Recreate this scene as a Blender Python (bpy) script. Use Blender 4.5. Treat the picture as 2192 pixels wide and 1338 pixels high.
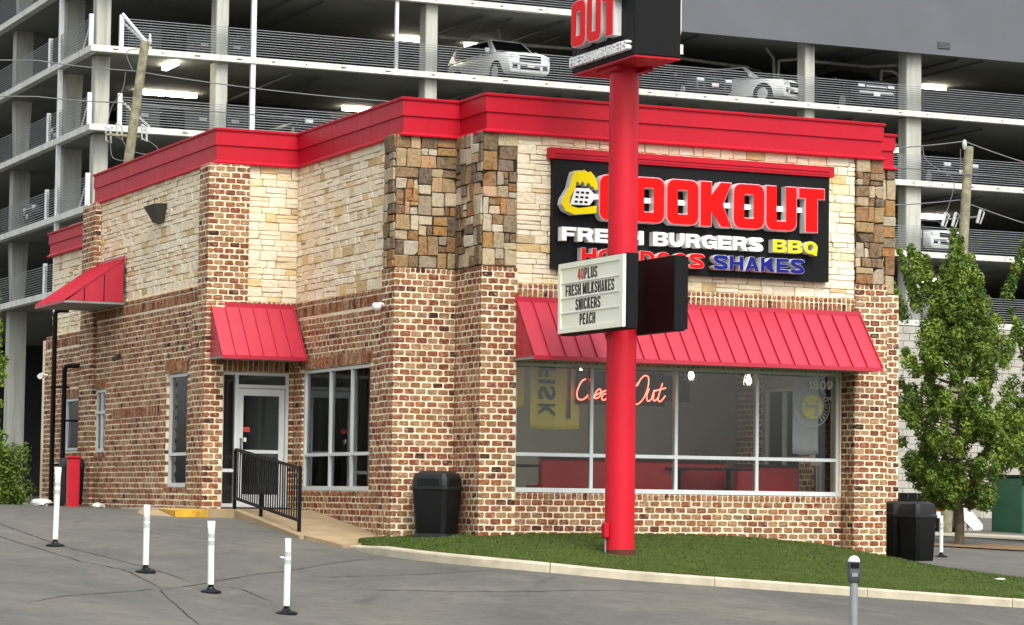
import bpy, bmesh, math, random
import numpy as np
from mathutils import Vector, Matrix
for o in list(bpy.data.objects): bpy.data.objects.remove(o)
random.seed(7); rng = np.random.default_rng(7)
S = bpy.context.scene
COL = S.collection
PI = math.pi
# ------------------------------------------------------------------ camera
cam = bpy.data.cameras.new('camera'); co = bpy.data.objects.new('camera', cam); COL.objects.link(co)
RIGHT = Vector((0.9138995, -0.4057235, 0.0132684)); DOWN = Vector((0.0395315, 0.0564200, -0.9976242)); FWD = Vector((0.4040110, 0.9122528, 0.0676010))
CAM = Vector((-20.42355, -38.98018, 0.23))
co.matrix_world = Matrix(((RIGHT.x, -DOWN.x, -FWD.x, CAM.x), (RIGHT.y, -DOWN.y, -FWD.y, CAM.y), (RIGHT.z, -DOWN.z, -FWD.z, CAM.z), (0, 0, 0, 1)))
cam.sensor_width = 36; cam.lens = 36 * 5837 / 2192; cam.clip_start = 0.5; cam.clip_end = 2000
S.camera = co
# ------------------------------------------------------------------ world, sun, exposure
w = bpy.data.worlds.new('World'); S.world = w; w.use_nodes = True
nt = w.node_tree; bg = nt.nodes['Background']
sky = nt.nodes.new('ShaderNodeTexSky'); sky.sky_type = 'NISHITA'; sky.sun_disc = False
SUN_EL, SUN_AZ = math.radians(52), math.radians(182)     # azimuth clockwise from +Y
sky.sun_elevation = SUN_EL; sky.sun_rotation = SUN_AZ; sky.air_density = 1.2; sky.dust_density = 4.0; sky.ozone_density = 1.0
hs = nt.nodes.new('ShaderNodeHueSaturation'); hs.inputs['Saturation'].default_value = 0.25
nt.links.new(sky.outputs[0], hs.inputs['Color']); nt.links.new(hs.outputs[0], bg.inputs['Color']); bg.inputs['Strength'].default_value = 0.15
sl = bpy.data.lights.new('sun', 'SUN'); sl.energy = 1.1; sl.angle = math.radians(35); sl.color = (1.0, 0.95, 0.87)
so = bpy.data.objects.new('sun', sl); COL.objects.link(so)
sdir = Vector((math.sin(SUN_AZ) * math.cos(SUN_EL), math.cos(SUN_AZ) * math.cos(SUN_EL), math.sin(SUN_EL)))
so.rotation_euler = (-sdir).to_track_quat('-Z', 'Y').to_euler(); so.location = sdir * 60
vs = S.view_settings; vs.view_transform = 'Standard'; vs.look = 'None'; vs.gamma = 1; vs.exposure = 0.88; vs.use_curve_mapping = False
S.cycles.max_bounces = 8; S.cycles.transparent_max_bounces = 16; S.cycles.caustics_reflective = False; S.cycles.caustics_refractive = False

# ------------------------------------------------------------------ materials
def lin(c):
    if isinstance(c, str):
        c = [int(c[i:i + 2], 16) / 255 for i in (0, 2, 4)]
        c = [x / 12.92 if x <= .04045 else ((x + .055) / 1.055) ** 2.4 for x in c]
    return (c[0], c[1], c[2], 1)
class N:
    def __init__(s, name):
        s.m = bpy.data.materials.new(name); s.m.use_nodes = True; s.t = s.m.node_tree; s.b = s.t.nodes['Principled BSDF']
        s.out = s.t.nodes['Material Output']; s.g = s.t.nodes.new('ShaderNodeNewGeometry')
    def new(s, typ, **k):
        n = s.t.nodes.new(typ)
        for a, v in k.items(): setattr(n, a, v)
        return n
    def set(s, sock, v):
        if hasattr(v, 'is_output') : s.t.links.new(v, sock)
        else: sock.default_value = v
    def pos(s): return s.g.outputs['Position']
    def objco(s): return s.new('ShaderNodeTexCoord').outputs['Object']
    def noise(s, scale, detail=4, rough=.55, vec=None, dist=0):
        n = s.new('ShaderNodeTexNoise'); n.inputs['Scale'].default_value = scale; n.inputs['Detail'].default_value = detail
        n.inputs['Roughness'].default_value = rough; n.inputs['Distortion'].default_value = dist
        s.t.links.new(vec or s.pos(), n.inputs['Vector']); return n.outputs['Fac']
    def scaled(s, v, sc):
        m = s.new('ShaderNodeMapping'); m.inputs['Scale'].default_value = sc; s.t.links.new(v, m.inputs['Vector']); return m.outputs[0]
    def ramp(s, fac, stops, interp='LINEAR'):
        r = s.new('ShaderNodeValToRGB'); r.color_ramp.interpolation = interp; e = r.color_ramp.elements
        while len(e) < len(stops): e.new(.5)
        for x, (p, c) in zip(e, stops):
            x.position = p; x.color = lin(c) if not isinstance(c, (int, float)) else (c, c, c, 1)
        s.t.links.new(fac, r.inputs['Fac']); return r.outputs['Color']
    def mix(s, f, a, b, mode='MIX'):
        m = s.new('ShaderNodeMix', data_type='RGBA', blend_type=mode); m.clamp_factor = True
        s.set(m.inputs['Factor'], f)
        for i, v in ((6, a), (7, b)): s.set(m.inputs[i], v if hasattr(v, 'is_output') else lin(v))
        return m.outputs[2]
    def math(s, op, a, b=0):
        m = s.new('ShaderNodeMath', operation=op); s.set(m.inputs[0], a); s.set(m.inputs[1], b); return m.outputs[0]
    def bump(s, h, strength=.3, dist=.02):
        b = s.new('ShaderNodeBump'); b.inputs['Strength'].default_value = strength; b.inputs['Distance'].default_value = dist
        s.t.links.new(h, b.inputs['Height']); s.t.links.new(b.outputs[0], s.b.inputs['Normal'])
    def done(s, col=None, rough=.6, metal=0, spec=.5):
        if col is not None: s.set(s.b.inputs['Base Color'], col if hasattr(col, 'is_output') else lin(col))
        s.set(s.b.inputs['Roughness'], rough); s.b.inputs['Metallic'].default_value = metal; s.b.inputs['Specular IOR Level'].default_value = spec
        return s.m
def mat(name, c, rough=.6, metal=0, var=.12, scale=3, bump=0, bscale=80, spec=.5, local=False):
    n = N(name); v = n.objco() if local else n.pos()
    d = [x * (1 - var * 1.6) for x in lin(c)[:3]]; h = [min(1, x * (1 + var)) for x in lin(c)[:3]]
    f = n.ramp(n.noise(scale, 5, .6, v), [(.3, 0), (.7, 1)])
    col = n.mix(f, d, h)
    if bump: n.bump(n.noise(bscale, 4, .6, v), bump, .01)
    rr = n.math('ADD', n.math('MULTIPLY', n.noise(scale * 2, 3, .5, v), .16), rough - .08)
    return n.done(col, rr, metal, spec)
def emat(name, c, st):
    n = N(name); n.b.inputs['Emission Color'].default_value = lin(c); n.b.inputs['Emission Strength'].default_value = st
    return n.done(c, .4)
def rndmat(name, single, stops, kind):
    n = N(name)
    if single: r = n.new('ShaderNodeObjectInfo').outputs['Random']
    else: r = n.new('ShaderNodeAttribute', attribute_name='rnd').outputs['Fac']
    c = n.ramp(r, stops)
    if kind == 'brick':
        c = n.mix(n.ramp(n.noise(24, 5, .65), [(.38, 0), (.66, 1)]), c, n.mix(1.0, c, (.55, .52, .50), 'MULTIPLY'))
        c = n.mix(n.ramp(n.noise(15, 4, .7, n.scaled(n.pos(), (1, 1, 1.3))), [(.50, 0), (.70, .62)]), c, 'D2B596')
        c = n.mix(n.ramp(n.noise(.9, 6, .7), [(.45, 0), (.75, .38)]), c, n.mix(1.0, c, (.5, .47, .43), 'MULTIPLY'))
        n.bump(n.noise(60, 4, .7), .5, .008)
        return n.done(c, .88, 0, .2)
    if kind == 'lime':
        c = n.mix(n.ramp(n.noise(7, 5, .65), [(.42, 0), (.7, .6)]), c, n.mix(1.0, c, (.92, .86, .76), 'MULTIPLY'))
        c = n.mix(n.ramp(n.noise(40, 3, .6), [(.55, 0), (.8, .35)]), c, n.mix(1.0, c, (.72, .66, .58), 'MULTIPLY'))
        n.bump(n.noise(16, 6, .62), .9, .035)
        return n.done(c, .92, 0, .15)
    if kind == 'field':
        c2 = n.ramp(n.noise(6, 6, .6, None, 1.6), [(.34, '4E3C2C'), (.45, '9E8C68'), (.52, 'CFC4AC'), (.58, 'B07E38'), (.68, '8A745C'), (.76, '3E322C')])
        c = n.mix(.22, c, c2)
        c = n.mix(n.ramp(n.noise(11, 5, .7, None, 1.2), [(.52, 0), (.74, .6)]), c, n.mix(1.0, c, (.42, .36, .30), 'MULTIPLY'))
        n.bump(n.noise(22, 5, .6), .7, .02)
        return n.done(c, .8, 0, .3)
BR = [(0, '35241F'), (.04, '5C3C30'), (.13, '854C38'), (.28, '965C42'), (.40, '9E6644'), (.52, '8A6646'), (.64, 'A07A56'), (.78, 'B2906E'), (.9, '90765A'), (1, '98543C')]
LI = [(0, 'EEE2C8'), (.25, 'F2E8D2'), (.5, 'E8DABC'), (.7, 'F0E5CE'), (.90, 'E8D6B0'), (.965, 'DFC48C'), (.99, 'BCA682'), (1, 'E2D4B6')]
FI = [(0, '3A302E'), (.10, '6A5438'), (.18, 'B4A688'), (.28, '8E744A'), (.38, '94682E'), (.48, '4A3A30'), (.56, 'C6BCA4'), (.66, 'A2662C'), (.74, '6E624C'), (.82, 'CEC6B4'), (.91, '3E3432'), (1, '8E5C2C')]
M = {}
M['brick1'] = rndmat('brick_single', True, BR, 'brick'); M['brickN'] = rndmat('brick_mass', False, BR, 'brick')
M['lime1'] = rndmat('limestone_single', True, LI, 'lime'); M['limeN'] = rndmat('limestone_mass', False, LI, 'lime')
M['field1'] = rndmat('fieldstone', True, FI, 'field')
M['mortar'] = mat('mortar_cream', 'F0DFC0', .95, 0, .12, 2.5, .5, 90, .1)
M['joint'] = mat('limestone_joint', 'B6A27C', .95, 0, .2, 9, .4, 90, .1)
M['djoint'] = mat('dark_joint', '3A2E24', .95, 0, .2, 9, .4, 90, .1)
M['red'] = mat('red_metal', (.44, .005, .019), .5, 0, .10, 1.3, .08, 5, .25)
M['awnred'] = mat('awning_red_metal', (.43, .014, .038), .36, 0, .08, 1.5, .06, 4, .55)
M['polered'] = mat('pole_red_paint', (.55, .005, .020), .42, 0, .08, 1.2, .08, 9, .35)
def painted(name, c, rough, spec):      # coated metal: slight fading, run-down grime, soft oil canning
    n = N(name); v = n.scaled(n.pos(), (5, 5, .35)); col = n.mix(n.ramp(n.noise(.9, 5, .6), [(.35, 0), (.75, .55)]), c, [x * .80 for x in c])
    col = n.mix(n.ramp(n.noise(1.4, 6, .7, v), [(.52, 0), (.78, .35)]), col, [c[0] * .55, c[1] * 1.4, c[2] * .9]); col = n.mix(n.ramp(n.noise(45, 2, .5), [(.68, 0), (.8, .25)]), col, [c[0] * .6, .03, .04])
    n.bump(n.noise(2.6, 3, .5), .10, .03); return n.done(col, n.math('ADD', n.math('MULTIPLY', n.noise(1.7, 5, .65, v), .30), rough - .14), 0, spec)
M['red'] = painted('red_metal_weathered', (.47, .005, .020), .5, .25); M['awnred'] = painted('awning_red_weathered', (.46, .016, .042), .38, .55); M['polered'] = painted('pole_red_weathered', (.58, .005, .021), .44, .35)
M['soffit'] = mat('soffit_grey', '8A8A86', .7)
M['alu'] = mat('aluminium_frame', 'D4DADA', .4, .1, .05)
M['black'] = mat('sign_black', '0C0D0F', .6, 0, .1, 2, 0, 1, .2)
M['blackm'] = mat('black_metal', '060606', .5, 0, .2, 3, 0, 1, .2)
M['plast'] = mat('bin_plastic', '0D0E10', .5, 0, .25, 5, .15, 40, .3)
M['lid'] = mat('bin_lid_plastic', '1B1D1F', .5, 0, .25, 5, .15, 40, .35)
M['white'] = mat('white_plastic', 'E4E4DE', .5, 0, .06, 5)
M['lwhite'] = mat('letter_return_white', 'DADAD6', .5, 0, .06, 5)
M['lred'] = mat('letter_red', (.80, .004, .004), .5, 0, .03, 3, 0, 1, .12)
M['lpink'] = mat('letter_trim', 'F08A98', .4, 0, .03)
M['lyel'] = mat('letter_yellow', (.84, .66, .002), .5, 0, .03, 3, 0, 1, .12)
M['lblue'] = mat('letter_blue', (.008, .014, .20), .5, 0, .03, 3, 0, 1, .12)
M['lface'] = mat('letter_white', 'F2F2F0', .4, 0, .02)
M['board'] = mat('reader_board', 'F2F5E2', .5, 0, .03, 2, 0, 1, .2)
M['txt'] = mat('reader_letters', '141210', .5)
M['txtred'] = mat('reader_numbers', 'C8281E', .5)
M['concrete'] = mat('garage_concrete', 'DADCD4', .85, 0, .14, .9, .2, 14)
M['gcol'] = mat('garage_column_concrete', 'BEC0B8', .88, 0, .22, 1.1, .2, 14)
def streaked(name, c, dark):
    n = N(name); v = n.scaled(n.pos(), (3.2, 3.2, .22)); f = n.ramp(n.noise(1.1, 6, .7, v), [(.42, 0), (.72, .75)])
    col = n.mix(n.ramp(n.noise(.7, 4), [(.3, 0), (.7, .5)]), c, [x * .82 for x in lin(c)[:3]]); col = n.mix(f, col, dark); col = n.mix(n.ramp(n.noise(30, 3), [(.5, 0), (.8, .25)]), col, dark)
    n.bump(n.noise(14, 4), .2, .01); return n.done(col, .88, 0, .25)
M['concrete'] = streaked('garage_concrete_streaked', 'DADCD4', 'A2A49C'); M['gcol'] = streaked('column_concrete_streaked', 'BEC0B6', '7C7C70')
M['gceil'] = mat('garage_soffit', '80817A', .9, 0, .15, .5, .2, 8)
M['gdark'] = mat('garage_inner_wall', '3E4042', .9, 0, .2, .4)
M['rail'] = mat('galvanised_rail', '8C9092', .5, .2, .08)
M['steel'] = mat('white_steel', 'D6DADA', .5, .1, .08)
M['panel'] = mat('dark_cladding', '5A5D63', .6, 0, .06, .6)
M['cmu'] = mat('block_wall', 'A9A69C', .92, 0, .12, 2, .3, 30)
M['kerb'] = mat('kerb_concrete', 'B7AE98', .9, 0, .14, 3, .3, 40)
M['walk'] = mat('sidewalk_concrete', '9C8868', .9, 0, .14, 2.4, .25, 50)
M['yellow'] = mat('kerb_yellow_paint', 'CFA026', .75, 0, .3, 6, .3, 40)
M['wood'] = mat('weathered_pole_wood', '8E8A70', .9, 0, .3, 5, .4, 30)
M['wire'] = mat('wire_grey', '6E7070', .6)
M['porc'] = mat('insulator', 'B8BAB8', .4)
M['bark'] = mat('bark', '5C5242', .9, 0, .3, 8, .6, 30)
M['mulch'] = mat('mulch', '7A6244', .95, 0, .3, 5, .6, 30)
M['tyre'] = mat('tyre', '121212', .8); M['chrome'] = mat('chrome', 'DCE0E2', .25, .35, .05)
M['cwhite'] = mat('car_white', 'F0F2F2', .3, 0, .03, 1, 0, 1, .6); M['cgrey'] = mat('car_grey', '4A4E52', .3, .3, .05)
M['cdark'] = mat('car_dark', '14181E', .25, .2, .05); M['cblue'] = mat('car_navy', '1A2436', .25, .3, .05)
M['cglass'] = mat('car_glass', '0A0D10', .12, 0, .05); M['lamp'] = mat('headlight', 'D8DEE0', .15, .3, .03)
M['tile'] = mat('floor_tile', '3A2E2A', .5); M['intw'] = mat('inner_wall', 'A2A29E', .8, 0, .06, 1)
M['ceil'] = mat('inner_ceiling', 'BDBDB8', .9, 0, .04)
M['vinyl'] = mat('red_vinyl', (.55, .010, .025), .4, 0, .08, 2)
M['brownv'] = mat('table_dark', '1E1614', .45)
M['ybanner'] = mat('yellow_flag', 'F0DC70', .8, 0, .08, 3); M['gbanner'] = mat('grey_flag', 'B8BABC', .85, 0, .08, 3)
M['navy'] = mat('navy_cloth', '10162E', .85); M['flagtxt'] = mat('flag_letters', '56606A', .8)
M['neon'] = emat('neon_tube', 'FF5A48', 5.0); M['bulb'] = emat('bulb', 'FFF2D8', 13.0); M['glamp'] = emat('garage_lamp', 'FFF3DC', 14.0)
M['band'] = mat('reflective_tape', 'B8BAB8', .4); M['notice'] = mat('notice_red', 'D23C3C', .5); M['green'] = mat('green_dumpster', '1C5638', .5, 0, .15, 2)
M['bronze'] = mat('bronze_fixture', '47443F', .5, .3, .1)
M['grey'] = mat('meter_grey', '4C5256', .45, .3, .12, 12); M['rusty'] = mat('rust_stain', '5A2418', .85)
n = N('window_glass')
tr = n.new('ShaderNodeBsdfTransparent'); tr.inputs['Color'].default_value = (.90, .92, .91, 1)
gl = n.new('ShaderNodeBsdfGlossy'); gl.inputs['Roughness'].default_value = .02; gl.inputs['Color'].default_value = (.9, .93, .95, 1)
fr = n.new('ShaderNodeFresnel'); fr.inputs['IOR'].default_value = 1.45; mx = n.new('ShaderNodeMixShader')
n.t.links.new(fr.outputs[0], mx.inputs[0]); n.t.links.new(tr.outputs[0], mx.inputs[1]); n.t.links.new(gl.outputs[0], mx.inputs[2]); n.t.links.new(mx.outputs[0], n.out.inputs['Surface'])
M['glass'] = n.m
n = N('clear_shade')
tr = n.new('ShaderNodeBsdfTransparent'); tr.inputs['Color'].default_value = (.9, .9, .88, 1)
gl = n.new('ShaderNodeBsdfGlossy'); gl.inputs['Roughness'].default_value = .1; mx = n.new('ShaderNodeMixShader'); mx.inputs[0].default_value = .25
n.t.links.new(tr.outputs[0], mx.inputs[1]); n.t.links.new(gl.outputs[0], mx.inputs[2]); n.t.links.new(mx.outputs[0], n.out.inputs['Surface'])
M['shade'] = n.m
n = N('asphalt')
c = n.ramp(n.noise(.35, 6, .6), [(.3, '51514C'), (.52, '61605A'), (.72, '726D62')])
c = n.mix(n.ramp(n.noise(60, 3, .7), [(.35, 0), (.75, .5)]), c, '4C4D4A')
c = n.mix(n.ramp(n.noise(1.6, 5, .7, n.scaled(n.pos(), (.5, 1.6, 1))), [(.55, 0), (.75, .45)]), c, '454744')
c = n.mix(n.ramp(n.noise(4.5, 6, .75), [(.48, 0), (.72, .55)]), c, '414240'); c = n.mix(n.ramp(n.noise(.9, 5, .7, None, .8), [(.52, 0), (.66, .40)]), c, '736F66')
c = n.mix(n.ramp(n.noise(140, 2, .6), [(.55, 0), (.75, .5)]), c, '84817A')
v = n.new('ShaderNodeTexVoronoi', feature='DISTANCE_TO_EDGE'); v.inputs['Scale'].default_value = .16
wp = n.new('ShaderNodeMix', data_type='VECTOR'); wp.inputs['Factor'].default_value = .5
nn = n.new('ShaderNodeTexNoise'); nn.inputs['Scale'].default_value = 1.1; nn.inputs['Detail'].default_value = 5; n.t.links.new(n.pos(), nn.inputs['Vector'])
ad = n.new('ShaderNodeVectorMath', operation='ADD'); n.t.links.new(n.pos(), ad.inputs[0])
sc_ = n.new('ShaderNodeVectorMath', operation='SCALE'); n.t.links.new(nn.outputs['Color'], sc_.inputs[0]); sc_.inputs['Scale'].default_value = .35
n.t.links.new(sc_.outputs[0], ad.inputs[1]); n.t.links.new(ad.outputs[0], v.inputs['Vector'])
c = n.mix(n.math('MULTIPLY', n.ramp(v.outputs['Distance'], [(.004, 1), (.009, 0)]), n.ramp(n.noise(.6, 3), [(.56, 0), (.64, .35)])), c, '333331')
n.bump(n.noise(90, 4, .7), .5, .01); M['asphalt'] = n.done(c, .88, 0, .25); M['seam'] = mat('tar_seam', '2E2E2C', .8, 0, .25, 6)
n = N('turf'); c = n.ramp(n.noise(2.2, 6, .65, n.scaled(n.pos(), (1, 2.4, 1))), [(.3, (.034, .056, .008)), (.55, (.056, .086, .012)), (.75, (.080, .108, .020))]); n.bump(n.noise(120, 3, .7), .8, .02); M['turf'] = n.done(c, .85, 0, .2)
n = N('turf_blade'); c = n.ramp(n.new('ShaderNodeAttribute', attribute_name='rnd').outputs['Fac'], [(0, (.036, .060, .008)), (.6, (.068, .104, .014)), (1, (.10, .135, .028))]); M['blade'] = n.done(c, .7, 0, .25)
n = N('leaf'); a = n.new('ShaderNodeAttribute', attribute_name='rnd').outputs['Fac']
c = n.ramp(a, [(0, (.036, .072, .013)), (.35, (.095, .17, .024)), (.7, (.20, .29, .034)), (1, (.33, .40, .06))]); n.done(c, .55, 0, .35)
tl = n.new('ShaderNodeBsdfTranslucent'); n.t.links.new(c, tl.inputs['Color']); mx = n.new('ShaderNodeMixShader'); mx.inputs[0].default_value = .3
n.t.links.new(n.b.outputs[0], mx.inputs[1]); n.t.links.new(tl.outputs[0], mx.inputs[2]); n.t.links.new(mx.outputs[0], n.out.inputs['Surface']); M['leaf'] = n.m

# ------------------------------------------------------------------ mesh helpers
def tag(o, label=None, cat=None, group=None, kind=None):
    for k, v in (('label', label), ('category', cat), ('group', group), ('kind', kind)):
        if v: o[k] = v
    return o
def empty(name, loc=(0, 0, 0), rz=0, label=None, cat=None, group=None):
    o = bpy.data.objects.new(name, None); o.location = loc; o.rotation_euler[2] = rz; o.empty_display_size = .2; COL.objects.link(o); return tag(o, label, cat, group)
def link(name, me, parent=None):
    o = bpy.data.objects.new(name, me); COL.objects.link(o)
    if parent is not None:
        o.parent = parent
    return o
class MB:
    def __init__(s): s.v = []; s.f = []; s.mi = []; s.r = []; s.cur = 0; s.rn = 0.0
    def add(s, vs, fs):
        b = len(s.v); s.v += [tuple(p) for p in vs]
        for f in fs: s.f.append(tuple(i + b for i in f)); s.mi.append(s.cur); s.r.append(s.rn)
        return s
    def box(s, x0, x1, y0, y1, z0, z1):
        return s.add([(x0, y0, z0), (x1, y0, z0), (x1, y1, z0), (x0, y1, z0), (x0, y0, z1), (x1, y0, z1), (x1, y1, z1), (x0, y1, z1)],
                     [(0, 3, 2, 1), (4, 5, 6, 7), (0, 1, 5, 4), (1, 2, 6, 5), (2, 3, 7, 6), (3, 0, 4, 7)])
    def bbox(s, x0, x1, y0, y1, z0, z1, b=.02):
        # box with all edges chamfered
        X = (x0, x1); Y = (y0, y1); Z = (z0, z1); vs = {}; L = []
        def V(i, j, k, ax):
            p = [X[i], Y[j], Z[k]]; q = [X[i] + (b if i == 0 else -b), Y[j] + (b if j == 0 else -b), Z[k] + (b if k == 0 else -b)]
            r = list(q); r[ax] = p[ax]; key = (i, j, k, ax)
            if key not in vs: vs[key] = len(L); L.append(tuple(r))
            return vs[key]
        F = []
        for ax in range(3):
            for e in (0, 1):
                cs = [(0, 0), (1, 0), (1, 1), (0, 1)]; q = []
                for a, c_ in cs:
                    t = [a, c_]; t.insert(ax, e); q.append(V(*t, ax))
                F.append(tuple(q if (e == 1) == (ax != 1) else q[::-1]))
        for ax in range(3):
            o1, o2 = [a for a in range(3) if a != ax]
            for a in (0, 1):
                for c_ in (0, 1):
                    t0 = [0, 0, 0]; t1 = [0, 0, 0]; t0[o1] = t1[o1] = a; t0[o2] = t1[o2] = c_; t1[ax] = 1
                    F.append((V(*t0, o1), V(*t1, o1), V(*t1, o2), V(*t0, o2)))
        for i in (0, 1):
            for j in (0, 1):
                for k in (0, 1): F.append((V(i, j, k, 0), V(i, j, k, 1), V(i, j, k, 2)))
        return s.add(L, F)
    def tube(s, path, r, n=8, cap=True):
        path = [Vector(p) for p in path]; rs = r if isinstance(r, (list, tuple)) else [r] * len(path); rings = []
        up = Vector((0, 0, 1)); prev = None
        for i, p in enumerate(path):
            d = (path[min(i + 1, len(path) - 1)] - path[max(i - 1, 0)]).normalized()
            a = prev if prev is not None else (up if abs(d.z) < .9 else Vector((1, 0, 0)))
            a = (a - d * a.dot(d))
            if a.length < 1e-4: a = Vector((1, 0, 0)) - d * d.x
            a.normalize(); prev = a; b = d.cross(a)
            rings.append([p + (a * math.cos(t) + b * math.sin(t)) * rs[i] for t in [2 * PI * k / n for k in range(n)]])
        vs = [v for q in rings for v in q]; fs = []
        for i in range(len(path) - 1):
            for k in range(n): fs.append((i * n + k, i * n + (k + 1) % n, (i + 1) * n + (k + 1) % n, (i + 1) * n + k))
        if cap: fs.append(tuple(range(n))[::-1]); fs.append(tuple((len(path) - 1) * n + k for k in range(n)))
        return s.add(vs, fs)
    def lathe(s, prof, c=(0, 0, 0), n=16, sx=1, sy=1):
        vs = [(c[0] + r * sx * math.cos(2 * PI * k / n), c[1] + r * sy * math.sin(2 * PI * k / n), c[2] + z) for r, z in prof for k in range(n)]
        fs = [(i * n + k, i * n + (k + 1) % n, (i + 1) * n + (k + 1) % n, (i + 1) * n + k) for i in range(len(prof) - 1) for k in range(n)]
        fs.append(tuple(range(n))[::-1]); fs.append(tuple((len(prof) - 1) * n + k for k in range(n)))
        return s.add(vs, fs)
    def loft(s, rings, cap=True):
        n = len(rings[0]); vs = [p for r in rings for p in r]
        fs = [(i * n + k, i * n + (k + 1) % n, (i + 1) * n + (k + 1) % n, (i + 1) * n + k) for i in range(len(rings) - 1) for k in range(n)]
        if cap: fs.append(tuple(range(n))[::-1]); fs.append(tuple((len(rings) - 1) * n + k for k in range(n)))
        return s.add(vs, fs)
    def mesh(s, name, mats, smooth=False, fix=True, rnd=False):
        me = bpy.data.meshes.new(name); me.from_pydata(s.v, [], s.f)
        for m in (mats if isinstance(mats, (list, tuple)) else [mats]): me.materials.append(m)
        if max(s.mi, default=0): me.polygons.foreach_set('material_index', s.mi)
        if rnd: me.attributes.new('rnd', 'FLOAT', 'FACE').data.foreach_set('value', s.r)
        if fix:
            bm = bmesh.new(); bm.from_mesh(me); bmesh.ops.recalc_face_normals(bm, faces=bm.faces); bm.to_mesh(me); bm.free()
        if smooth: me.polygons.foreach_set('use_smooth', [True] * len(me.polygons))
        me.update(); return me
    def build(s, name, mats, parent=None, smooth=False, fix=True, rnd=False): return link(name, s.mesh(name, mats, smooth, fix, rnd), parent)
def smooth_angle(o, ang=40):
    me = o.data; me.polygons.foreach_set('use_smooth', [True] * len(me.polygons)); me.set_sharp_from_angle(angle=math.radians(ang)); return o

class Face:
    """a vertical wall face: u runs right as seen from outside, n points out"""
    def __init__(s, x, y, n): s.p = Vector((x, y, 0)); s.n = Vector((n[0], n[1], 0)); s.d = Vector((-n[1], n[0], 0))
    def pt(s, u, z, o=0): q = s.p + s.d * u + s.n * o; return (q.x, q.y, z)
    def boxon(s, mb, u0, u1, z0, z1, o0, o1):
        P = [s.pt(u, z, o) for o in (o0, o1) for u, z in ((u0, z0), (u1, z0), (u1, z1), (u0, z1))]
        return mb.add(P, [(0, 3, 2, 1), (4, 5, 6, 7), (0, 1, 5, 4), (1, 2, 6, 5), (2, 3, 7, 6), (3, 0, 4, 7)])
    def block(s, mb, u0, u1, z0, z1, front, back, bev, cut, jit=0, tilt=0):
        """rounded block: 8-cornered outline, chamfered front"""
        def ring(i, o):
            c_ = min(cut, (u1 - u0) * .3, (z1 - z0) * .3)
            a0, a1, b0, b1 = u0 + i, u1 - i, z0 + i, z1 - i
            return [(a0 + c_, b0, o), (a1 - c_, b0, o), (a1, b0 + c_, o), (a1, b1 - c_, o), (a1 - c_, b1, o), (a0 + c_, b1, o), (a0, b1 - c_, o), (a0, b0 + c_, o)]
        J = [(random.uniform(-jit, jit), random.uniform(-jit, jit)) for _ in range(8)]
        T = (random.uniform(-tilt, tilt), random.uniform(-tilt, tilt)); um, zm = (u0 + u1) / 2, (z0 + z1) / 2
        vs = []
        for i, o in ((0, back), (0, front - bev), (bev, front)):
            for (u, z, oo), (ju, jz) in zip(ring(i, o), J):
                t = 0 if o == back else T[0] * (u - um) + T[1] * (z - zm)
                vs.append(s.pt(u + ju, z + jz, oo + t))
        fs = [(r * 8 + k, r * 8 + (k + 1) % 8, r * 8 + 8 + (k + 1) % 8, r * 8 + 8 + k) for r in (0, 1) for k in range(8)] + [tuple(range(16, 24))]
        mb.add(vs, fs)
def cells(u0, u1, z0, z1, ops):
    us = sorted({u0, u1, *[max(u0, min(u1, x)) for o in ops for x in o[:2]]}); zs = sorted({z0, z1, *[max(z0, min(z1, x)) for o in ops for x in o[2:]]})
    for a, b in zip(us, us[1:]):
        for c_, d in zip(zs, zs[1:]):
            um, zm = (a + b) / 2, (c_ + d) / 2
            if b - a > 1e-4 and d - c_ > 1e-4 and not any(o[0] < um < o[1] and o[2] < zm < o[3] for o in ops): yield a, b, c_, d

# ------------------------------------------------------------------ ground heights
def tps(pts):
    P = np.array(pts, float); n = len(P); xy = P[:, :2]
    def U(r): return np.where(r > 0, r * r * np.log(np.maximum(r, 1e-9)), 0)
    K = U(np.linalg.norm(xy[:, None] - xy[None], axis=2)) + np.eye(n) * .5
    Q = np.hstack([np.ones((n, 1)), xy]); A = np.zeros((n + 3, n + 3)); A[:n, :n] = K; A[:n, n:] = Q; A[n:, :n] = Q.T
    sol = np.linalg.solve(A, np.concatenate([P[:, 2], np.zeros(3)]))
    def f(x, y):
        q = np.stack([np.clip(np.atleast_1d(np.asarray(x, float)), -45, 70), np.clip(np.atleast_1d(np.asarray(y, float)), -60, 75)], -1)
        r = np.linalg.norm(q[..., None, :] - xy, axis=-1)
        return U(r) @ sol[:n] + sol[n] + q @ sol[n + 1:]
    return f
KERB = [(-5.52, .85, -.60), (-5.62, -.29, -.65), (-5.53, -1.54, -.70), (-5.28, -2.52, -.74), (-4.9, -3.25, -.78), (-4.3, -3.8, -.83), (-3.1, -4.0, -.93), (-1.44, -4.0, -1.03), (.76, -4.0, -1.17), (3, -4.0, -1.31), (6, -4.0, -1.49), (10, -4.0, -1.70), (16, -4.0, -1.95)]
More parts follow.
